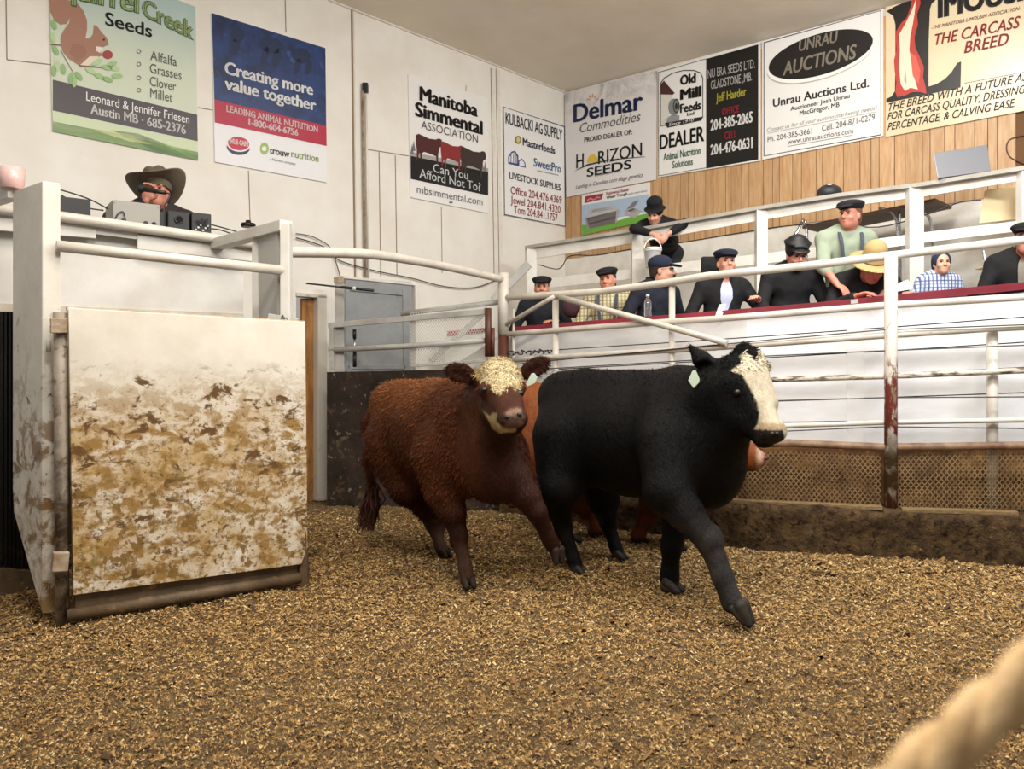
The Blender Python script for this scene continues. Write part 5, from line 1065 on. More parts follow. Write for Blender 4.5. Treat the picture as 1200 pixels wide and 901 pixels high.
build_hooves(cow, MC['brown_hoof'])
for d in (-.1, .1): MB().ball(P(860, 514, 5.70) + Vector((.02 * d, d, .03)), .02).build('eye', M_eye, cow, True)
for d in (-.03, .03): MB().ball(P(896, 537, 5.60) + Vector((0, d, 0)), .011).build('nostril', M_nostril, cow, True)
# ------------------------------------------------------------------ people
SK = {'fair': '#d9a086', 'red': '#d08f78', 'child': '#e0b497', 'tan': '#c98a6c'}
def rotz(a): return np.array(Matrix.Rotation(a, 3, 'Z'))
def rotx(a): return np.array(Matrix.Rotation(a, 3, 'X'))
def roty(a): return np.array(Matrix.Rotation(a, 3, 'Y'))
def ik(s, w, l1, l2, pole):
    s, w = np.array(s, float), np.array(w, float); d = w - s; L = np.linalg.norm(d); Lm = min(L, (l1 + l2) * .995); u = d / L; w = s + u * Lm
    a = (l1 * l1 - l2 * l2 + Lm * Lm) / (2 * Lm); h = math.sqrt(max(l1 * l1 - a * a, 1e-6)); p = np.array(pole, float); p = p - u * (p @ u); p /= np.linalg.norm(p)
    return s + u * a + p * h, w
def hand(b, w, d, n, side, curl=.5, sc=1.0):
    # palm + four unequal bent fingers + thumb from the side of the palm
    w, d, n = np.array(w, float), np.array(d, float), np.array(n, float); d /= np.linalg.norm(d); n = n - d * (n @ d); n /= np.linalg.norm(n); l = np.cross(n, d) * side
    R = np.stack([d, l, n], 1); b.ell(w + d * .052 * sc, (.055 * sc, .040 * sc, .017 * sc), R, .012)
    for k, (o, L) in enumerate(((.030, .068), (.010, .078), (-.010, .073), (-.029, .058))):
        p0 = w + d * .088 * sc + l * o * sc; a1 = curl * .7; a2 = curl * 1.7
        p1 = p0 + (d * math.cos(a1) - n * math.sin(a1)) * L * .5 * sc; p2 = p1 + (d * math.cos(a2) - n * math.sin(a2)) * L * .5 * sc
        b.cone(p0, p1, .0100 * sc, .0092 * sc, .004); b.cone(p1, p2, .0092 * sc, .0078 * sc, .004)
    t0 = w + d * .025 * sc + l * .034 * sc; t1 = t0 + (d * .6 + l * .7 - n * .25) * .036 * sc; t2 = t1 + (d * .9 + l * .2 - n * .4) * .030 * sc
    b.cone(t0, t1, .0125 * sc, .0108 * sc, .008); b.cone(t1, t2, .0108 * sc, .0088 * sc, .004)
def person(uvp, Y, label, hat, yaw=0, hy=0, pitch=0, roll=0, sc=1.0, lean=.12, skin_='fair', coat_='#1c1d22', shirt='#cfd4de', pants='#2a2c33', wrists=None, stand=False, hair='#3a2a1e', glasses=False,
           beard=False, vopen=False, sleeves='long', susp=None, group='spectators in the front row', shirtmat=None, nohat_hair=False, coatless=False, spread=.19, fl=T1Z, legs=True, curl=.5, jaw=1.0, hunch=(0, .03, .06), hat_rot=(0, 0), leanx=0, cutl=.86):
    hc = np.array(P(uvp[0], uvp[1], Y)); Bz = rotz(yaw); Hm = Bz @ rotz(hy) @ roty(roll) @ rotx(pitch)
    nb_l = np.array((0, .035, -.175)) * sc
    hun = np.array(hunch, float); Wb = lambda p: hc + Bz @ ((np.array(p, float) + hun) * sc)            # body frame, origin at head centre
    Wh = lambda p: hc + Hm @ (np.array(p, float) * sc)
    chest0 = np.array((0, .05, -.20)); pel = chest0 + np.array((leanx, math.sin(lean) * .50, -math.cos(lean) * .50))
    mid = lambda t: chest0 + (pel - chest0) * t
    ends = {}
    root = empty('person', (hc[0], hc[1], fl), label, 'person', group)
    MS = mat('skin_' + skin_, SK[skin_], .5, col2='#c98f78' if skin_ != 'red' else '#bd7b66', scale=9)
    b = Body(); e = lambda c, r, k=.025, sub=False: b.ell(Wh(c), np.array(r) * sc, Hm, k * sc, sub)
    e((0, .018, .035), (.073, .092, .085)); e((0, -.035, -.03), (.058, .058, .075)); e((0, -.048, -.083), (.034 * jaw, .034, .030), .03); e((0, -.01, -.055), (.056 * jaw, .06, .05), .03)
    for s in (-1, 1):
        e((s * .030, -.083, .012), (.017, .010, .011), .012, True); e((s * .038, -.066, -.025), (.024, .024, .022), .02); e((s * .074, .012, -.008), (.010, .020, .031), .010); e((s * .028, -.080, .030), (.026, .012, .008), .012)
    b.cone(Wh((0, -.088, .014)), Wh((0, -.108, -.022)), .009 * sc, .014 * sc, .012 * sc); 
    for s in (-1, 1): e((s * .011, -.100, -.025), (.009, .011, .008), .008)
    e((0, -.084, -.052), (.022, .011, .006), .006); e((0, -.082, -.064), (.020, .011, .007), .006)
    b.cone(Wh((0, .02, -.06)), Wb((0, .045, -.20)), .055 * sc, .060 * sc, .03 * sc)
    tor = lambda bb, g, k=.06: (bb.ell(Wb(mid(.18)), np.array((.185 + g, .105 + g, .15 + g)) * sc, Bz @ rotx(-lean), k), bb.ell(Wb(mid(.6)), np.array((.160 + g, .105 + g, .22 + g)) * sc, Bz @ rotx(-lean), k), bb.ell(Wb(mid(1.0)), np.array((.165 + g, .115 + g, .12 + g)) * sc, Bz, k),
                              [bb.cone(Wb((s * .05, .05, -.185)), Wb((s * (spread - .02), .06, -.235)), (.055 + g) * sc, (.062 + g) * sc, k) for s in (-1, 1)])
    tor(b, -.012)
    wr = {k_: (*(np.array(q_[:3]) - hun), *q_[3:]) for k_, q_ in (wrists or {-1: (-.17, -.12, -.5), 1: (.17, -.12, -.5)}).items()}; arms = {}
    for s in (-1, 1):
        sh = np.array((s * spread, .06, -.245)); el, w = ik(sh, wr[s][:3], .29, .255, wr[s][3] if len(wr[s]) > 3 else (s * .6, .25, -.7)); arms[s] = (sh, el, w)
        b.chain([Wb(sh), Wb(el), Wb(w)], [.048 * sc, .038 * sc, .026 * sc], .02)
        dn = w - el; dn = dn / np.linalg.norm(dn); hd_ = wr[s][4] if len(wr[s]) > 4 else (dn + np.array((-s * .25, -.2, 0))); nn = wr[s][5] if len(wr[s]) > 5 else (0, 0, 1)
        hand(b, Wb(w), Bz @ np.array(hd_, float), Bz @ np.array(nn, float), -s if False else (1 if s < 0 else -1), curl, sc)
    LG = {}
    if legs:
        for s in (-1, 1):
            hp = pel + np.array((s * .09, 0, -.02)); fz = (fl - hc[2]) / sc
            if stand: kn = np.array((s * .095, hp[1] - .03, (hp[2] + fz) / 2 + .03)); an = np.array((s * .10, hp[1] + .02, fz + .08))
            else: kn = hp + np.array((s * .03, -.24, -.05)); an = np.array((s * .12, kn[1] + .05, max(fz + .08, kn[2] - .46)))
            if not stand: kn = hp + np.array((s * .02, -.20, .0))
            LG[s] = (hp, kn, an); b.chain([Wb(hp), Wb(kn), Wb(an)], [.078 * sc, .055 * sc, .038 * sc], .03); b.cone(Wb(an + np.array((0, .02, -.035))), Wb(an + np.array((s * .02, -.14, -.05))), .036 * sc, .028 * sc, .02)
    V, F = b.grow(.0085); mesh('body', V, F, MS, root, True)
    # clothes
    MCt = shirtmat if (coatless and shirtmat) else mat('cloth_' + (shirt if coatless else coat_).lstrip('#'), shirt if coatless else coat_, .85, bump=.25, bscale=30, sheen=.15 if False else 0)
    c = Body(); tor(c, .014)
    for s in (-1, 1):
        sh, el, w = arms[s]; cut = cutl if sleeves == 'long' else .25
        c.cone(Wb(sh), Wb(el), .066 * sc, .054 * sc, .04); c.cone(Wb(el), Wb(el + (w - el) * cut), .054 * sc, (.042 if sleeves == 'long' else .052) * sc, .03)
    c.cone(Wb((0, .05, -.15)), Wb((0, .05, -.20)), .072 * sc, .08 * sc, .03)
    if not coatless:
        for t_ in range(10):
            a_ = math.radians(-60 + t_ * 300 / 9 + 0); c.ell(Wb((.082 * math.sin(a_ + math.pi) , .05 - .080 * math.cos(a_ + math.pi + math.pi), -.165 - .02 * math.cos(a_))), np.array((.026, .022, .030)) * sc, Bz, .012)
    c.cone(Wb((0, .03, -.08)), Wb((0, .035, -.19)), .062 * sc, .060 * sc, .012, True)
    if vopen: c.ell(Wb((0, -.085, -.33)), np.array((.058, .09, .20)) * sc, Bz, .012, True)
    Vc, Fc = c.grow(.0105); Vc = Vc + (.006 * wob(Vc, 15) + .004 * wob(Vc + 1, 34))[:, None] * np.array((.2, -1, .3))
    mesh('shirt' if coatless else 'jacket', Vc, Fc, MCt, root, True)
    if not coatless:
        c = Body(); tor(c, .003)
        c.cone(Wb((0, .045, -.135)), Wb((0, .05, -.20)), .066 * sc, .072 * sc, .02); c.cone(Wb((0, .025, -.07)), Wb((0, .035, -.17)), .058 * sc, .058 * sc, .010, True)
        Vc, Fc = c.grow(.011); mesh('shirt', Vc, Fc, shirtmat or mat('cloth_' + shirt.lstrip('#'), shirt, .8, bump=.2, bscale=40), root, True)
    if legs:
        c = Body(); c.ell(Wb(pel), np.array((.172, .125, .12)) * sc, Bz, .05)
        for s in (-1, 1):
            hp, kn, an = LG[s]; c.chain([Wb(hp), Wb(kn), Wb(an)], [.095 * sc, .072 * sc, .058 * sc], .04)
        Vc, Fc = c.grow(.016); mesh('trousers', Vc, Fc, mat('cloth_' + pants.lstrip('#'), pants, .85), root, True)
        for s in (-1, 1):
            hp, kn, an = LG[s]; sb = Body(); sb.cone(Wb(an + np.array((0, .03, -.03))), Wb(an + np.array((s * .02, -.16, -.04))), .046 * sc, .036 * sc, .02); Vs, Fs = sb.grow(.014); mesh('shoe', Vs, Fs, M_blk, root, True)
    if susp:
        for s in (-1, 1):
            pts = [Wb((s * .085, .10, -.235)), Wb((s * .085, .04, -.155)), Wb((s * .09, -.045, -.21)), Wb((s * .085, -.085, -.30)), Wb((s * .07, -.075, -.45))]; mb = MB(); pts = curve_pts(pts, 4)
            for p_, q_ in zip(pts, pts[1:]): mb.bar(p_, q_, .028, .006, tuple(Bz @ np.array((0, -1, .5))))
            mb.build('suspender', mat('suspender_cloth', susp, .7), root)
    # face details
    ME = mat('eye_dark', '#2a1c16', .2); MBr = mat('hair_' + hair.lstrip('#'), hair, .75, bump=.3, bscale=120); ML = mat('lips_' + skin_, {'fair': '#b5665a', 'red': '#98483f', 'child': '#c4776a', 'tan': '#a3584a'}[skin_], .5)
    for s in (-1, 1):
        MB().ball(Wh((s * .030, -.0775, .011)), np.array((.0115, .007, .0065)) * sc, 10, 6, Matrix(Hm.tolist())).build('eye', ME, root, True)
        MB().tube([Wh((s * .014, -.092, .026)), Wh((s * .03, -.092, .031)), Wh((s * .046, -.080, .027))], [.003 * sc, .004 * sc, .002 * sc], 6).build('eyebrow', MBr, root, True)
    mb = MB(); mb.tube([Wh((-.022, -.080, -.057)), Wh((0, -.0945, -.058)), Wh((.022, -.080, -.057))], [.002 * sc, .0045 * sc, .002 * sc], 6); mb.build('lips', ML, root, True)
    hb = Body(); hb.ell(Wh((0, .028, .038)), np.array((.081, .092, .088)) * sc, Hm, .02); hb.ell(Wh((0, .06, -.03)), np.array((.066, .05, .06)) * sc, Hm, .03)
    hb.ell(Wh((0, -.085, -.02)), np.array((.2, .10, .075)) * sc, Hm, .012, True); hb.ell(Wh((0, -.03, -.06)), np.array((.2, .085, .06)) * sc, Hm, .012, True)
    Vh, Fh = hb.grow(.009); mesh('hair', Vh, Fh, MBr, root, True)
    if beard:
        bb = Body(); bb.ell(Wh((0, -.045, -.095)), np.array((.045, .045, .045)) * sc, Hm, .02); Vh, Fh = bb.grow(.009); mesh('beard', Vh, Fh, MBr, root, True)
    if glasses:
        gm = mat('glasses_frame', '#3b3330', .3, .5); mb = MB()
        for s in (-1, 1):
            pts = [Wh((s * .032 + .023 * math.cos(t * math.pi / 8), -.100 + .006 * abs(s * .032 + .023 * math.cos(t * math.pi / 8)) / .05, .010 + .018 * math.sin(t * math.pi / 8))) for t in range(17)]; mb.tube(pts, .0024 * sc, 6)
            mb.tube([Wh((s * .055, -.094, .014)), Wh((s * .078, -.02, .014)), Wh((s * .080, .015, .010))], .002 * sc, 6)
        mb.tube([Wh((-.009, -.101, .014)), Wh((.009, -.101, .014))], .0022 * sc, 6); mb.build('glasses', gm, root, True)
    # hat
    HH = Hm @ rotx(hat_rot[0]) @ roty(hat_rot[1]); piv = np.array((0, .03, .06)); WhH = lambda p: hc + Hm @ piv * sc + HH @ ((np.array(p, float) - piv) * sc)
    kind, hcol = hat; hm = mat('hat_' + kind + hcol.lstrip('#'), hcol, .5 if kind == 'leather' else .9, bump=.25, bscale=60 if kind != 'straw' else 160)
    h = Body(); eh = lambda c_, r_, k=.02, R=None, sub=False: h.ell(WhH(c_), np.array(r_) * sc, HH if R is None else HH @ R, k * sc, sub)
    if kind == 'flat':
        eh((0, .012, .098), (.108, .128, .040), .02, rotx(.10)); eh((0, .018, .072), (.090, .106, .040)); eh((0, -.095, .066), (.072, .055, .010), .012, rotx(.22)); eh((0, .03, .02), (.077, .09, .075), .006, None, True)
    elif kind == 'leather':
        h.cone(WhH((0, .016, .055)), WhH((0, .022, .085)), .095 * sc, .096 * sc, .02); eh((0, .02, .110), (.110, .118, .030), .02, rotx(.12)); eh((0, -.085, .058), (.075, .048, .011), .014, rotx(.3)); h.cone(WhH((-.05, -.085, .09)), WhH((.05, -.09, .085)), .012 * sc, .010 * sc, .01); eh((0, .03, .02), (.077, .09, .072), .006, None, True)
    elif kind == 'felt':
        h.cone(WhH((0, .02, .055)), WhH((0, .02, .125)), .098 * sc, .09 * sc, .025); eh((0, .02, .06), (.125, .140, .012), .02); eh((0, .02, .15), (.085, .09, .03), .03); eh((0, .03, .02), (.077, .09, .072), .006, None, True)
    elif kind == 'cap':
        eh((0, .02, .070), (.094, .110, .078)); eh((0, -.110, .050), (.070, .070, .010), .012, rotx(.2)); eh((0, .03, .015), (.078, .092, .075), .006, None, True)
    elif kind == 'hood':
        eh((0, .035, .035), (.094, .100, .105)); eh((0, .06, -.03), (.08, .07, .08), .03); eh((0, -.105, .005), (.085, .10, .085), .01, None, True)
    elif kind == 'straw':
        h.cone(WhH((0, .015, .06)), WhH((0, .015, .145)), .098 * sc, .086 * sc, .015); eh((0, .015, .05), (.185, .195, .010), .015); eh((0, .03, .02), (.08, .092, .06), .006, None, True)
    elif kind == 'cowboy':
        pass
    if kind == 'cowboy':
        n_, m_ = 40, 10; VV = []; FF = []
        for i in range(m_ + 1):
            t = i / m_
            for k_ in range(n_):
                a = 2 * math.pi * k_ / n_; r = .088 + t * .115; cx, cy = math.cos(a), math.sin(a)
                x = cx * r * .98; y = cy * (r + .02) + .015; z = .052 + .085 * t * t * cx * cx - .030 * t * t * cy * cy - .012 * t
                VV.append(WhH((x, y, z)))
        for i in range(m_):
            FF += [(i * n_ + k_, i * n_ + (k_ + 1) % n_, (i + 1) * n_ + (k_ + 1) % n_, (i + 1) * n_ + k_) for k_ in range(n_)]
        ho = mesh('hat_brim', VV, FF, hm, root, True); sd = ho.modifiers.new('t', 'SOLIDIFY'); sd.thickness = .006; sd.offset = 0
        h.cone(WhH((0, .018, .05)), WhH((0, .018, .125)), .094 * sc, .084 * sc, .02); eh((.035, .018, .15), (.045, .095, .03), .03); eh((-.035, .018, .15), (.045, .095, .03), .03); eh((0, .018, .20), (.022, .12, .045), .02, None, True); eh((0, .03, .005), (.075, .088, .066), .006, None, True)
        Vh, Fh = h.grow(.008); cr = mesh('hat_crown', Vh, Fh, hm, root, True)
        mb = MB(); mb.tube([WhH((.0955 * math.cos(t * math.pi / 12), .018 + .0955 * math.sin(t * math.pi / 12), .062)) for t in range(25)], .005 * sc, 6); mb.build('hat_band', mat('hat_band_dark', '#4a4036', .6), cr, True)
    else:
        Vh, Fh = h.grow(.0075); cr = mesh('hat' if kind in ('felt', 'straw') else ('hood' if kind == 'hood' else 'cap'), Vh, Fh, hm, root, True)
        if kind == 'straw':
            mb = MB(); mb.tube([WhH((.099 * math.cos(t * math.pi / 12), .015 + .099 * math.sin(t * math.pi / 12), .066)) for t in range(25)], .006 * sc, 6); mb.build('hat_band', mat('straw_band', '#5a4a2c', .7), cr, True)
    return root
RY = lambda u: FY(u) + .78
def plaid(name, a, b_, c_, s):
    if name in MC: return MC[name]
    m = bpy.data.materials.new(name); g = NT(m); sp = g.n('ShaderNodeSeparateXYZ'); g.l(g.co, sp.inputs[0])
    st = lambda ax, fr, w: g.math('LESS_THAN', g.math('FRACT', g.math('MULTIPLY', sp.outputs[ax], fr), 0.0), w)
    c = g.mix(st(0, s, .4), lin(a), lin(b_)); c = g.mix(g.math('MULTIPLY', st(2, s, .4), .6), c, lin(b_)); c = g.mix(g.math('MULTIPLY', st(0, s * .5, .12), .8), c, lin(c_)); c = g.mix(g.math('MULTIPLY', st(2, s * .5, .12), .8), c, lin(c_))
    g.l(c, g.b.inputs['Base Color']); g.b.inputs['Roughness'].default_value = .85; MC[name] = m; return m
low = {-1: (-.17, -.12, -.55), 1: (.17, -.12, -.55)}
person((635, 338), RY(635) + .2, 'young man in a navy jacket and black cap, leftmost of the front row', ('flat', '#0e0f13'), yaw=-.05, sc=.98, coat_='#10131c', shirt='#20242e', wrists={-1: low[-1], 1: (.14, -.16, -.38)}, skin_='tan')
person((712, 329), RY(712) + .1, 'man in a tan checked shirt with dark suspenders and a black beret like cap', ('flat', '#0f1011'), yaw=-.25, hy=-.15, roll=-.12, sc=1.0, coatless=True, shirt='#c9bf9a', shirtmat=plaid('tan_check', '#d6cda6', '#a79d74', '#6f6a4e', 28), susp='#3e4654', wrists=low, skin_='tan')
person((776, 318), RY(776) + .05, 'man with glasses and navy cap looking right behind the water bottle', ('cap', '#1c2338'), yaw=.5, hy=.75, sc=1.05, coat_='#141a29', shirt='#222a3a', glasses=True, wrists={-1: (-.15, -.02, -.55), 1: (.15, -.06, -.55)}, hair='#2a1d16')
person((851, 309), RY(851), 'smiling young man in open black jacket, pale blue shirt and navy cap', ('flat', '#141a2c'), yaw=.05, pitch=-.08, sc=.98, coat_='#0d0e10', shirt='#c6cfe6', vopen=True, wrists={-1: low[-1], 1: (.22, -.2, -.345)}, hair='#2b1d15', hunch=(0, .03, .04))
person((934, 300), RY(934), 'older man in black coat and black leather cap looking down through glasses', ('leather', '#0e0f10'), pitch=.32, sc=1.02, coat_='#0f1012', shirt='#1e2027', glasses=True, wrists=low, hair='#8c8680', lean=.2, skin_='red', hunch=(0, .07, .09))
person((996, 253), FY(996) + .92, 'man in a pale green shirt and suspenders standing with head turned left', ('flat', '#161718'), yaw=-.05, hy=-.85, sc=1.02, coatless=True, shirt='#98a38c', susp='#2a3350', sleeves='short', stand=False, wrists={-1: (-.19, -.24, -.60), 1: (.24, -.1, -.62)}, skin_='red', lean=.1, hair='#7a4f32')
person((1022, 314), RY(1022) - .10, 'man under a straw hat bending over his papers in a black jacket', ('straw', '#b99f6c'), pitch=.62, hy=-.05, sc=1.05, lean=.55, coat_='#0d0e10', shirt='#1f2024', wrists={-1: (-.20, -.18, -.24), 1: (.20, -.20, -.24)}, skin_='red', hunch=(.03, .13, .15), spread=.21)
person((1104, 309), RY(1104) + .15, 'small child in blue checked shirt with a navy hood at the ledge', ('hood', '#252c45'), yaw=-.1, hy=-.1, sc=.80, coatless=True, shirt='#8792b0', shirtmat=plaid('blue_check', '#d5d9e6', '#7382ab', '#3a466e', 34), wrists=low, skin_='child', hair='#b08a5a', spread=.16)
person((1203, 281), RY(1203) + .02, 'person in black jacket and cap cut off by the right photo edge', ('flat', '#0f1012'), yaw=-.35, hy=-.3, sc=1.06, lean=.08, coat_='#101011', shirt='#8b8478', vopen=True, wrists=low, skin_='red', hunch=(0, .06, .08))
# boy leaning over the partition rail, pail in his hands
BY = PY(772) + .10
zc = P(748, 262, PY(748)).z
person((767, 251), PY(767) - .02, 'boy in a black hat and jacket leaning over the upper rail holding a pail', ('felt', '#0c0d10'), yaw=-.2, hy=-.25, pitch=.55, roll=.12, sc=.93, lean=.95, leanx=.12, coat_='#0c0d10', shirt='#121317', stand=True, fl=T2Z, hair='#3b281c', skin_='fair', group=None,
       wrists={-1: (.00, -.20, -.27, (-.9, -.5, .1), (.6, -.2, -.6), (-.2, -1, 0)), 1: (.15, -.20, -.27, (1, -.5, .3), (-.5, -.2, -.6), (.2, -1, 0))}, curl=1.0, spread=.18, hunch=(.03, .10, .13), cutl=.72)
pl_ = P(765, 299, PY(765) - .24); pail = empty('pail', pl_, 'white pail held by its handle above the man with the navy cap', 'pail'); M_pail = mat('white_plastic', '#e9e8e4', .4)
smooth_tube(MB().lathe(pl_ + Vector((0, 0, -.13)), [(.070, 0), (.078, .01), (.088, .17), (.094, .172), (.094, .185), (.086, .185), (.072, .02)], 24).build('bucket', M_pail, pail))
smooth_tube(MB().lathe(pl_ + Vector((0, 0, .056)), [(.096, 0), (.096, .014), (.08, .022), (.01, .024)], 24).build('lid', M_pail, pail))
hpts = [pl_ + Vector((.092 * math.cos(t), 0, .05 + .125 * math.sin(t))) for t in np.linspace(0, math.pi, 15)]; smooth_tube(MB().tube(hpts, .006, 8).build('handle', M_pail, pail))
# auctioneer
person((184, 226), 6.05, 'auctioneer in a grey brown cowboy hat speaking into a microphone behind the counter', ('cowboy', '#655a4a'), yaw=.15, hy=.1, pitch=-.10, roll=-.04, sc=1.06, hat_rot=(-.30, -.16), coat_='#2a2326', shirt='#3a3034', fl=1.44, group=None, skin_='red', hair='#4a3a2e', lean=.1,
       wrists={-1: (-.02, -.20, -.10, (-1, 0, -.6), (.3, -.1, .95), (0, 1, .2)), 1: (.20, -.2, -.45)}, curl=1.0)
hm_ = P(172, 222, 5.72); mic = empty('microphone', P(188, 262, 5.75), 'black microphone held to the auctioneer mouth', 'microphone')
a_, b_ = P(165, 221, 5.74), P(194, 226, 5.70)
smooth_tube(MB().tube([a_.lerp(b_, .18), a_.lerp(b_, 1.0)], [.018, .013], 12).build('handle', M_blk, mic)); MB().ball(a_, .030, 16, 10).build('grille', mat('mic_grille', '#2b2b2d', .5, .4, bump=.5, bscale=300), mic, True)
tube_obj('cable', curve_pts([b_, P(199, 229, 5.70), P(192, 245, 5.66), P(192, 268, 5.64)], 6), .006, M_blk, mic, 6)
# ------------------------------------------------------------------ things on the seating
bt = P(759, ledgeline(759) - .5, LY(759) + .02); bt.z = P(759, ledgeline(759), LY(759) - .12).z
M_clear = mat('clear_plastic', '#e9eef0', .08, trans=.9); bo_ = empty('water_bottle', bt, 'clear plastic water bottle standing on the red ledge', 'bottle')
smooth_tube(MB().lathe(bt, [(.028, 0), (.033, .006), (.033, .05), (.030, .06), (.033, .07), (.033, .13), (.026, .155), (.013, .175), (.013, .185)], 18).build('bottle_body', M_clear, bo_)); smooth_tube(MB().lathe(bt + Vector((0, 0, .185)), [(.016, 0), (.016, .016), (.014, .018)], 14).build('cap', M_white, bo_))
M_paper = mat('white_paper', '#f1f0ec', .7)
def sheet(name, pts, label):
    mb = MB(); mb.prism(pts, (0, .002, .002)); o = mb.build(name, M_paper); return tag(o, label, 'paper')
Yq = LY(846) - .14
sheet('paper_sheet', [P(838, 371, Yq), P(846, 370, Yq), P(851, 356, Yq + .05), P(843, 357, Yq + .05)], 'white paper hanging over the red ledge below the pale blue shirt')
Yq = LY(1060) + .05
sheet('paper_sheet', [P(1049, 342, Yq), P(1071, 338, Yq), P(1064, 328, Yq + .1), P(1050, 333, Yq + .1)], 'white paper propped on the red ledge right of the straw hat man')
Yq = LY(1000) - .13
sheet('paper_note', [P(997, 356, Yq), P(1015, 354.5, Yq), P(1015, 350, Yq), P(997, 351.5, Yq)], 'small white note stuck on the ledge edge below the straw hat man')
# seats of the lower tier
bench = empty('bench', P(880, 440, RY(880)), 'plain timber bench behind the red ledge under the spectators', 'bench'); bench.location.z = T1Z; WL[bench.name].z = T1Z
for u0, u1 in zip(US[:-1], US[1:]):
    a0, a1 = P(u0, 440, RY(u0) + .12), P(u1, 440, RY(u1) + .12); MB().bar((a0.x, a0.y, T1Z + .36), (a1.x, a1.y, T1Z + .36), .26, .04).build('seat_plank', M_tier, bench)
    MB().box((a0.x + .05, a0.y, T1Z + .17), (.06, .2, .34)).build('leg', M_tier, bench)
# black padded chair back
cb_ = P(835, 345, RY(835) + .26); pc_ = empty('padded_chair', (cb_.x, cb_.y, T1Z), 'black padded chair back showing behind the man with the pale blue shirt', 'chair'); M_pad = mat('black_fabric', '#191a1c', .9, bump=.2, bscale=120)
MB().box((cb_.x, cb_.y, P(835, 326, cb_.y).z), (.21, .05, .40)).build('backrest', M_pad, pc_, bevel=.02); MB().box((cb_.x, cb_.y - .14, T1Z + .43), (.30, .26, .06)).build('seat', M_pad, pc_, bevel=.02)
for dx in (-.12, .12):
    for dy in (-.24, -.02): MB().tube([(cb_.x + dx, cb_.y + dy, T1Z), (cb_.x + dx, cb_.y + dy, T1Z + .42)], .012, 8).build('leg', M_steel, pc_)
o = MB().ball(P(671, 361, RY(671) + .1), (.11, .08, .10), 16, 10).build('folded_coat', mat('maroon_cloth', '#43262c', .9, bump=.4, bscale=30), None, True); tag(o, 'bunched maroon coat between the two leftmost front row men', 'coat')
# upper tier: folded table, laptop, case, chair
tb = empty('folding_table', (P(1015, 255, PY(1015) + .45).x, PY(1015) + .45, T2Z), 'dark wood topped folding table with chrome legs behind the partition rail', 'table')
t0, t1 = P(940, 268, PY(940) + .25), P(1096, 236, PY(1096) + .10); n3 = (t1 - t0); ny = Vector((-n3.y, n3.x, 0)).normalized() * .62
mb = MB().prism([t0, t1, t1 + ny + Vector((0, 0, .03)), t0 + ny + Vector((0, 0, .03))], (0, 0, .03)); mb.build('table_top', mat('dark_wood_top', '#6b5340', .55, col2='#4b3828', scale=5, stretch=(1, 5, 5)), tb, bevel=.004)
M_chr = mat('chrome', '#c9cbd0', .18, 1)
for (u0, v0, u1, v1, u2, v2, dY) in ((1030, 243, 1046, 250, 1052, 275, .20), (1054, 247, 1054, 258, 1055, 290, .28), (928, 283, 934, 272, 945, 264, .22), (1083, 250, 1090, 258, 1093, 290, .12)):
    Yq = PY(u1) + dY; smooth_tube(MB().tube(curve_pts([P(u0, v0, Yq), P(u1, v1, Yq), P(u2, v2, Yq), Vector((P(u2, v2, Yq).x, Yq, T2Z))], 6), .014, 8).build('leg', M_chr, tb))
Yq = PY(970) + .35; zt0 = t0.lerp(t1, .3).z + .045
cs = P(972, 236, Yq); ca = empty('carrying_case', (cs.x, cs.y, cs.z), 'rounded black case with a small white mark on the table above the rail', 'case')
bd_ = Body(); bd_.ell(cs + Vector((0, 0, .085)), (.12, .1, .085), None, .02); bd_.cone(cs + Vector((-.1, 0, .02)), cs + Vector((.12, 0, .02)), .035, .035, .03); V_, F_ = bd_.grow(.008); mesh('shell', V_, F_, mat('black_case', '#2b2c2f', .5, bump=.1), ca, True)
MB().box(P(972, 216, Yq - .10), (.035, .012, .012)).build('mark', M_white, ca)
Yl = PY(1128) + .03
lt = empty('laptop', P(1128, 209, Yl), 'silver laptop with its lid open standing on the upper grey rail', 'laptop'); M_alu = mat('brushed_silver', '#a9acb3', .38, .6)
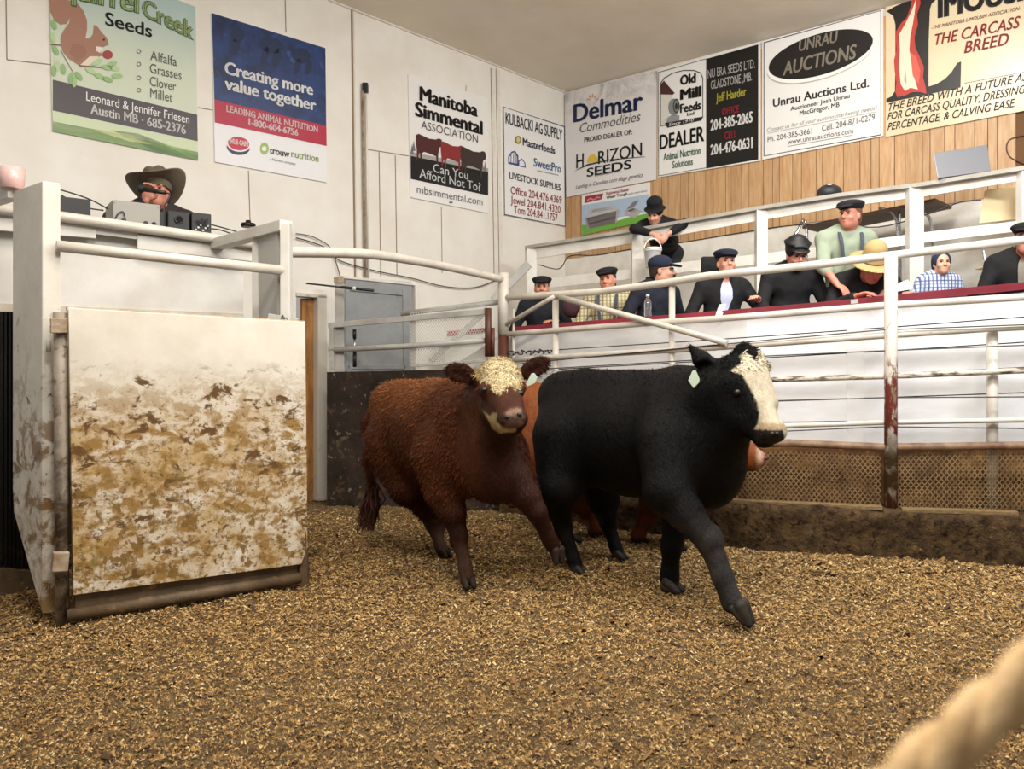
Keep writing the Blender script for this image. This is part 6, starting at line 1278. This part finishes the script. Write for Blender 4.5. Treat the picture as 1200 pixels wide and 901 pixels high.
MB().prism([P(1099, 208.5, Yl - .03), P(1161, 200, Yl - .06), P(1157, 169.5, Yl + .06), P(1094, 179.5, Yl + .09)], (0.004, .012, .002)).build('lid', M_alu, lt, bevel=.004)
MB().prism([P(1099, 209, Yl - .02), P(1161, 200.5, Yl - .05), P(1161, 200.5, Yl - .05) + Vector((.12, .22, 0)), P(1099, 209, Yl - .02) + Vector((.12, .22, 0))], (0, 0, .016)).build('keyboard_base', M_alu, lt, bevel=.003)
cy_ = PY(1170) + .16; chh = empty('plastic_chair', (P(1175, 262, cy_).x, cy_, T2Z), 'cream moulded plastic chair behind the rail at the right edge', 'chair'); M_cream = mat('cream_plastic', '#e6cfa4', .35)
bp = [P(1147, 262, cy_), P(1200, 256, cy_ - .02), P(1216, 254, cy_ - .03), P(1216, 213, cy_ + .05), P(1199, 216, cy_ + .06), P(1154, 223, cy_ + .08), P(1151, 240, cy_ + .04)]
MB().prism(bp, (.01, .016, 0)).build('backrest', M_cream, chh, bevel=.006)
s0 = P(1180, 268, cy_ - .0); MB().box((s0.x, s0.y - .0 + .02, T2Z + .45), (.40, .24, .02)).build('seat', M_cream, chh, bevel=.008)
for dx in (-.17, .17): MB().tube([(s0.x + dx, s0.y + .12, T2Z), (s0.x + dx, s0.y + .02, T2Z + .45), (s0.x + dx, s0.y + .06, T2Z + .6)], .011, 8).build('leg', M_chr, chh)
# rope close to the lens
M_rope = mat('beige_rope', '#d9b98c', .85, col2='#b8935f', scale=30, bump=.5, bscale=60)
r0, r1 = P(1080, 901, .29), P(1205, 793, .30); dr = (r1 - r0).normalized(); rp0, rp1 = r0 - dr * .30, r1 + dr * .9
rp = empty('rope', (r0.x, r0.y, r0.z), 'thick beige rope out of focus close to the lens at lower right', 'rope')
x_ = dr.cross(Vector((0, 0, 1))).normalized(); y_ = x_.cross(dr); L_ = (rp1 - rp0).length
for k in range(3):
    pts = [rp0 + dr * (L_ * i / 120) + (x_ * math.cos(i * .8 + k * 2.094) + y_ * math.sin(i * .8 + k * 2.094)) * .0050 for i in range(121)]; smooth_tube(MB().tube(pts, .0060, 8).build('strand', M_rope, rp))
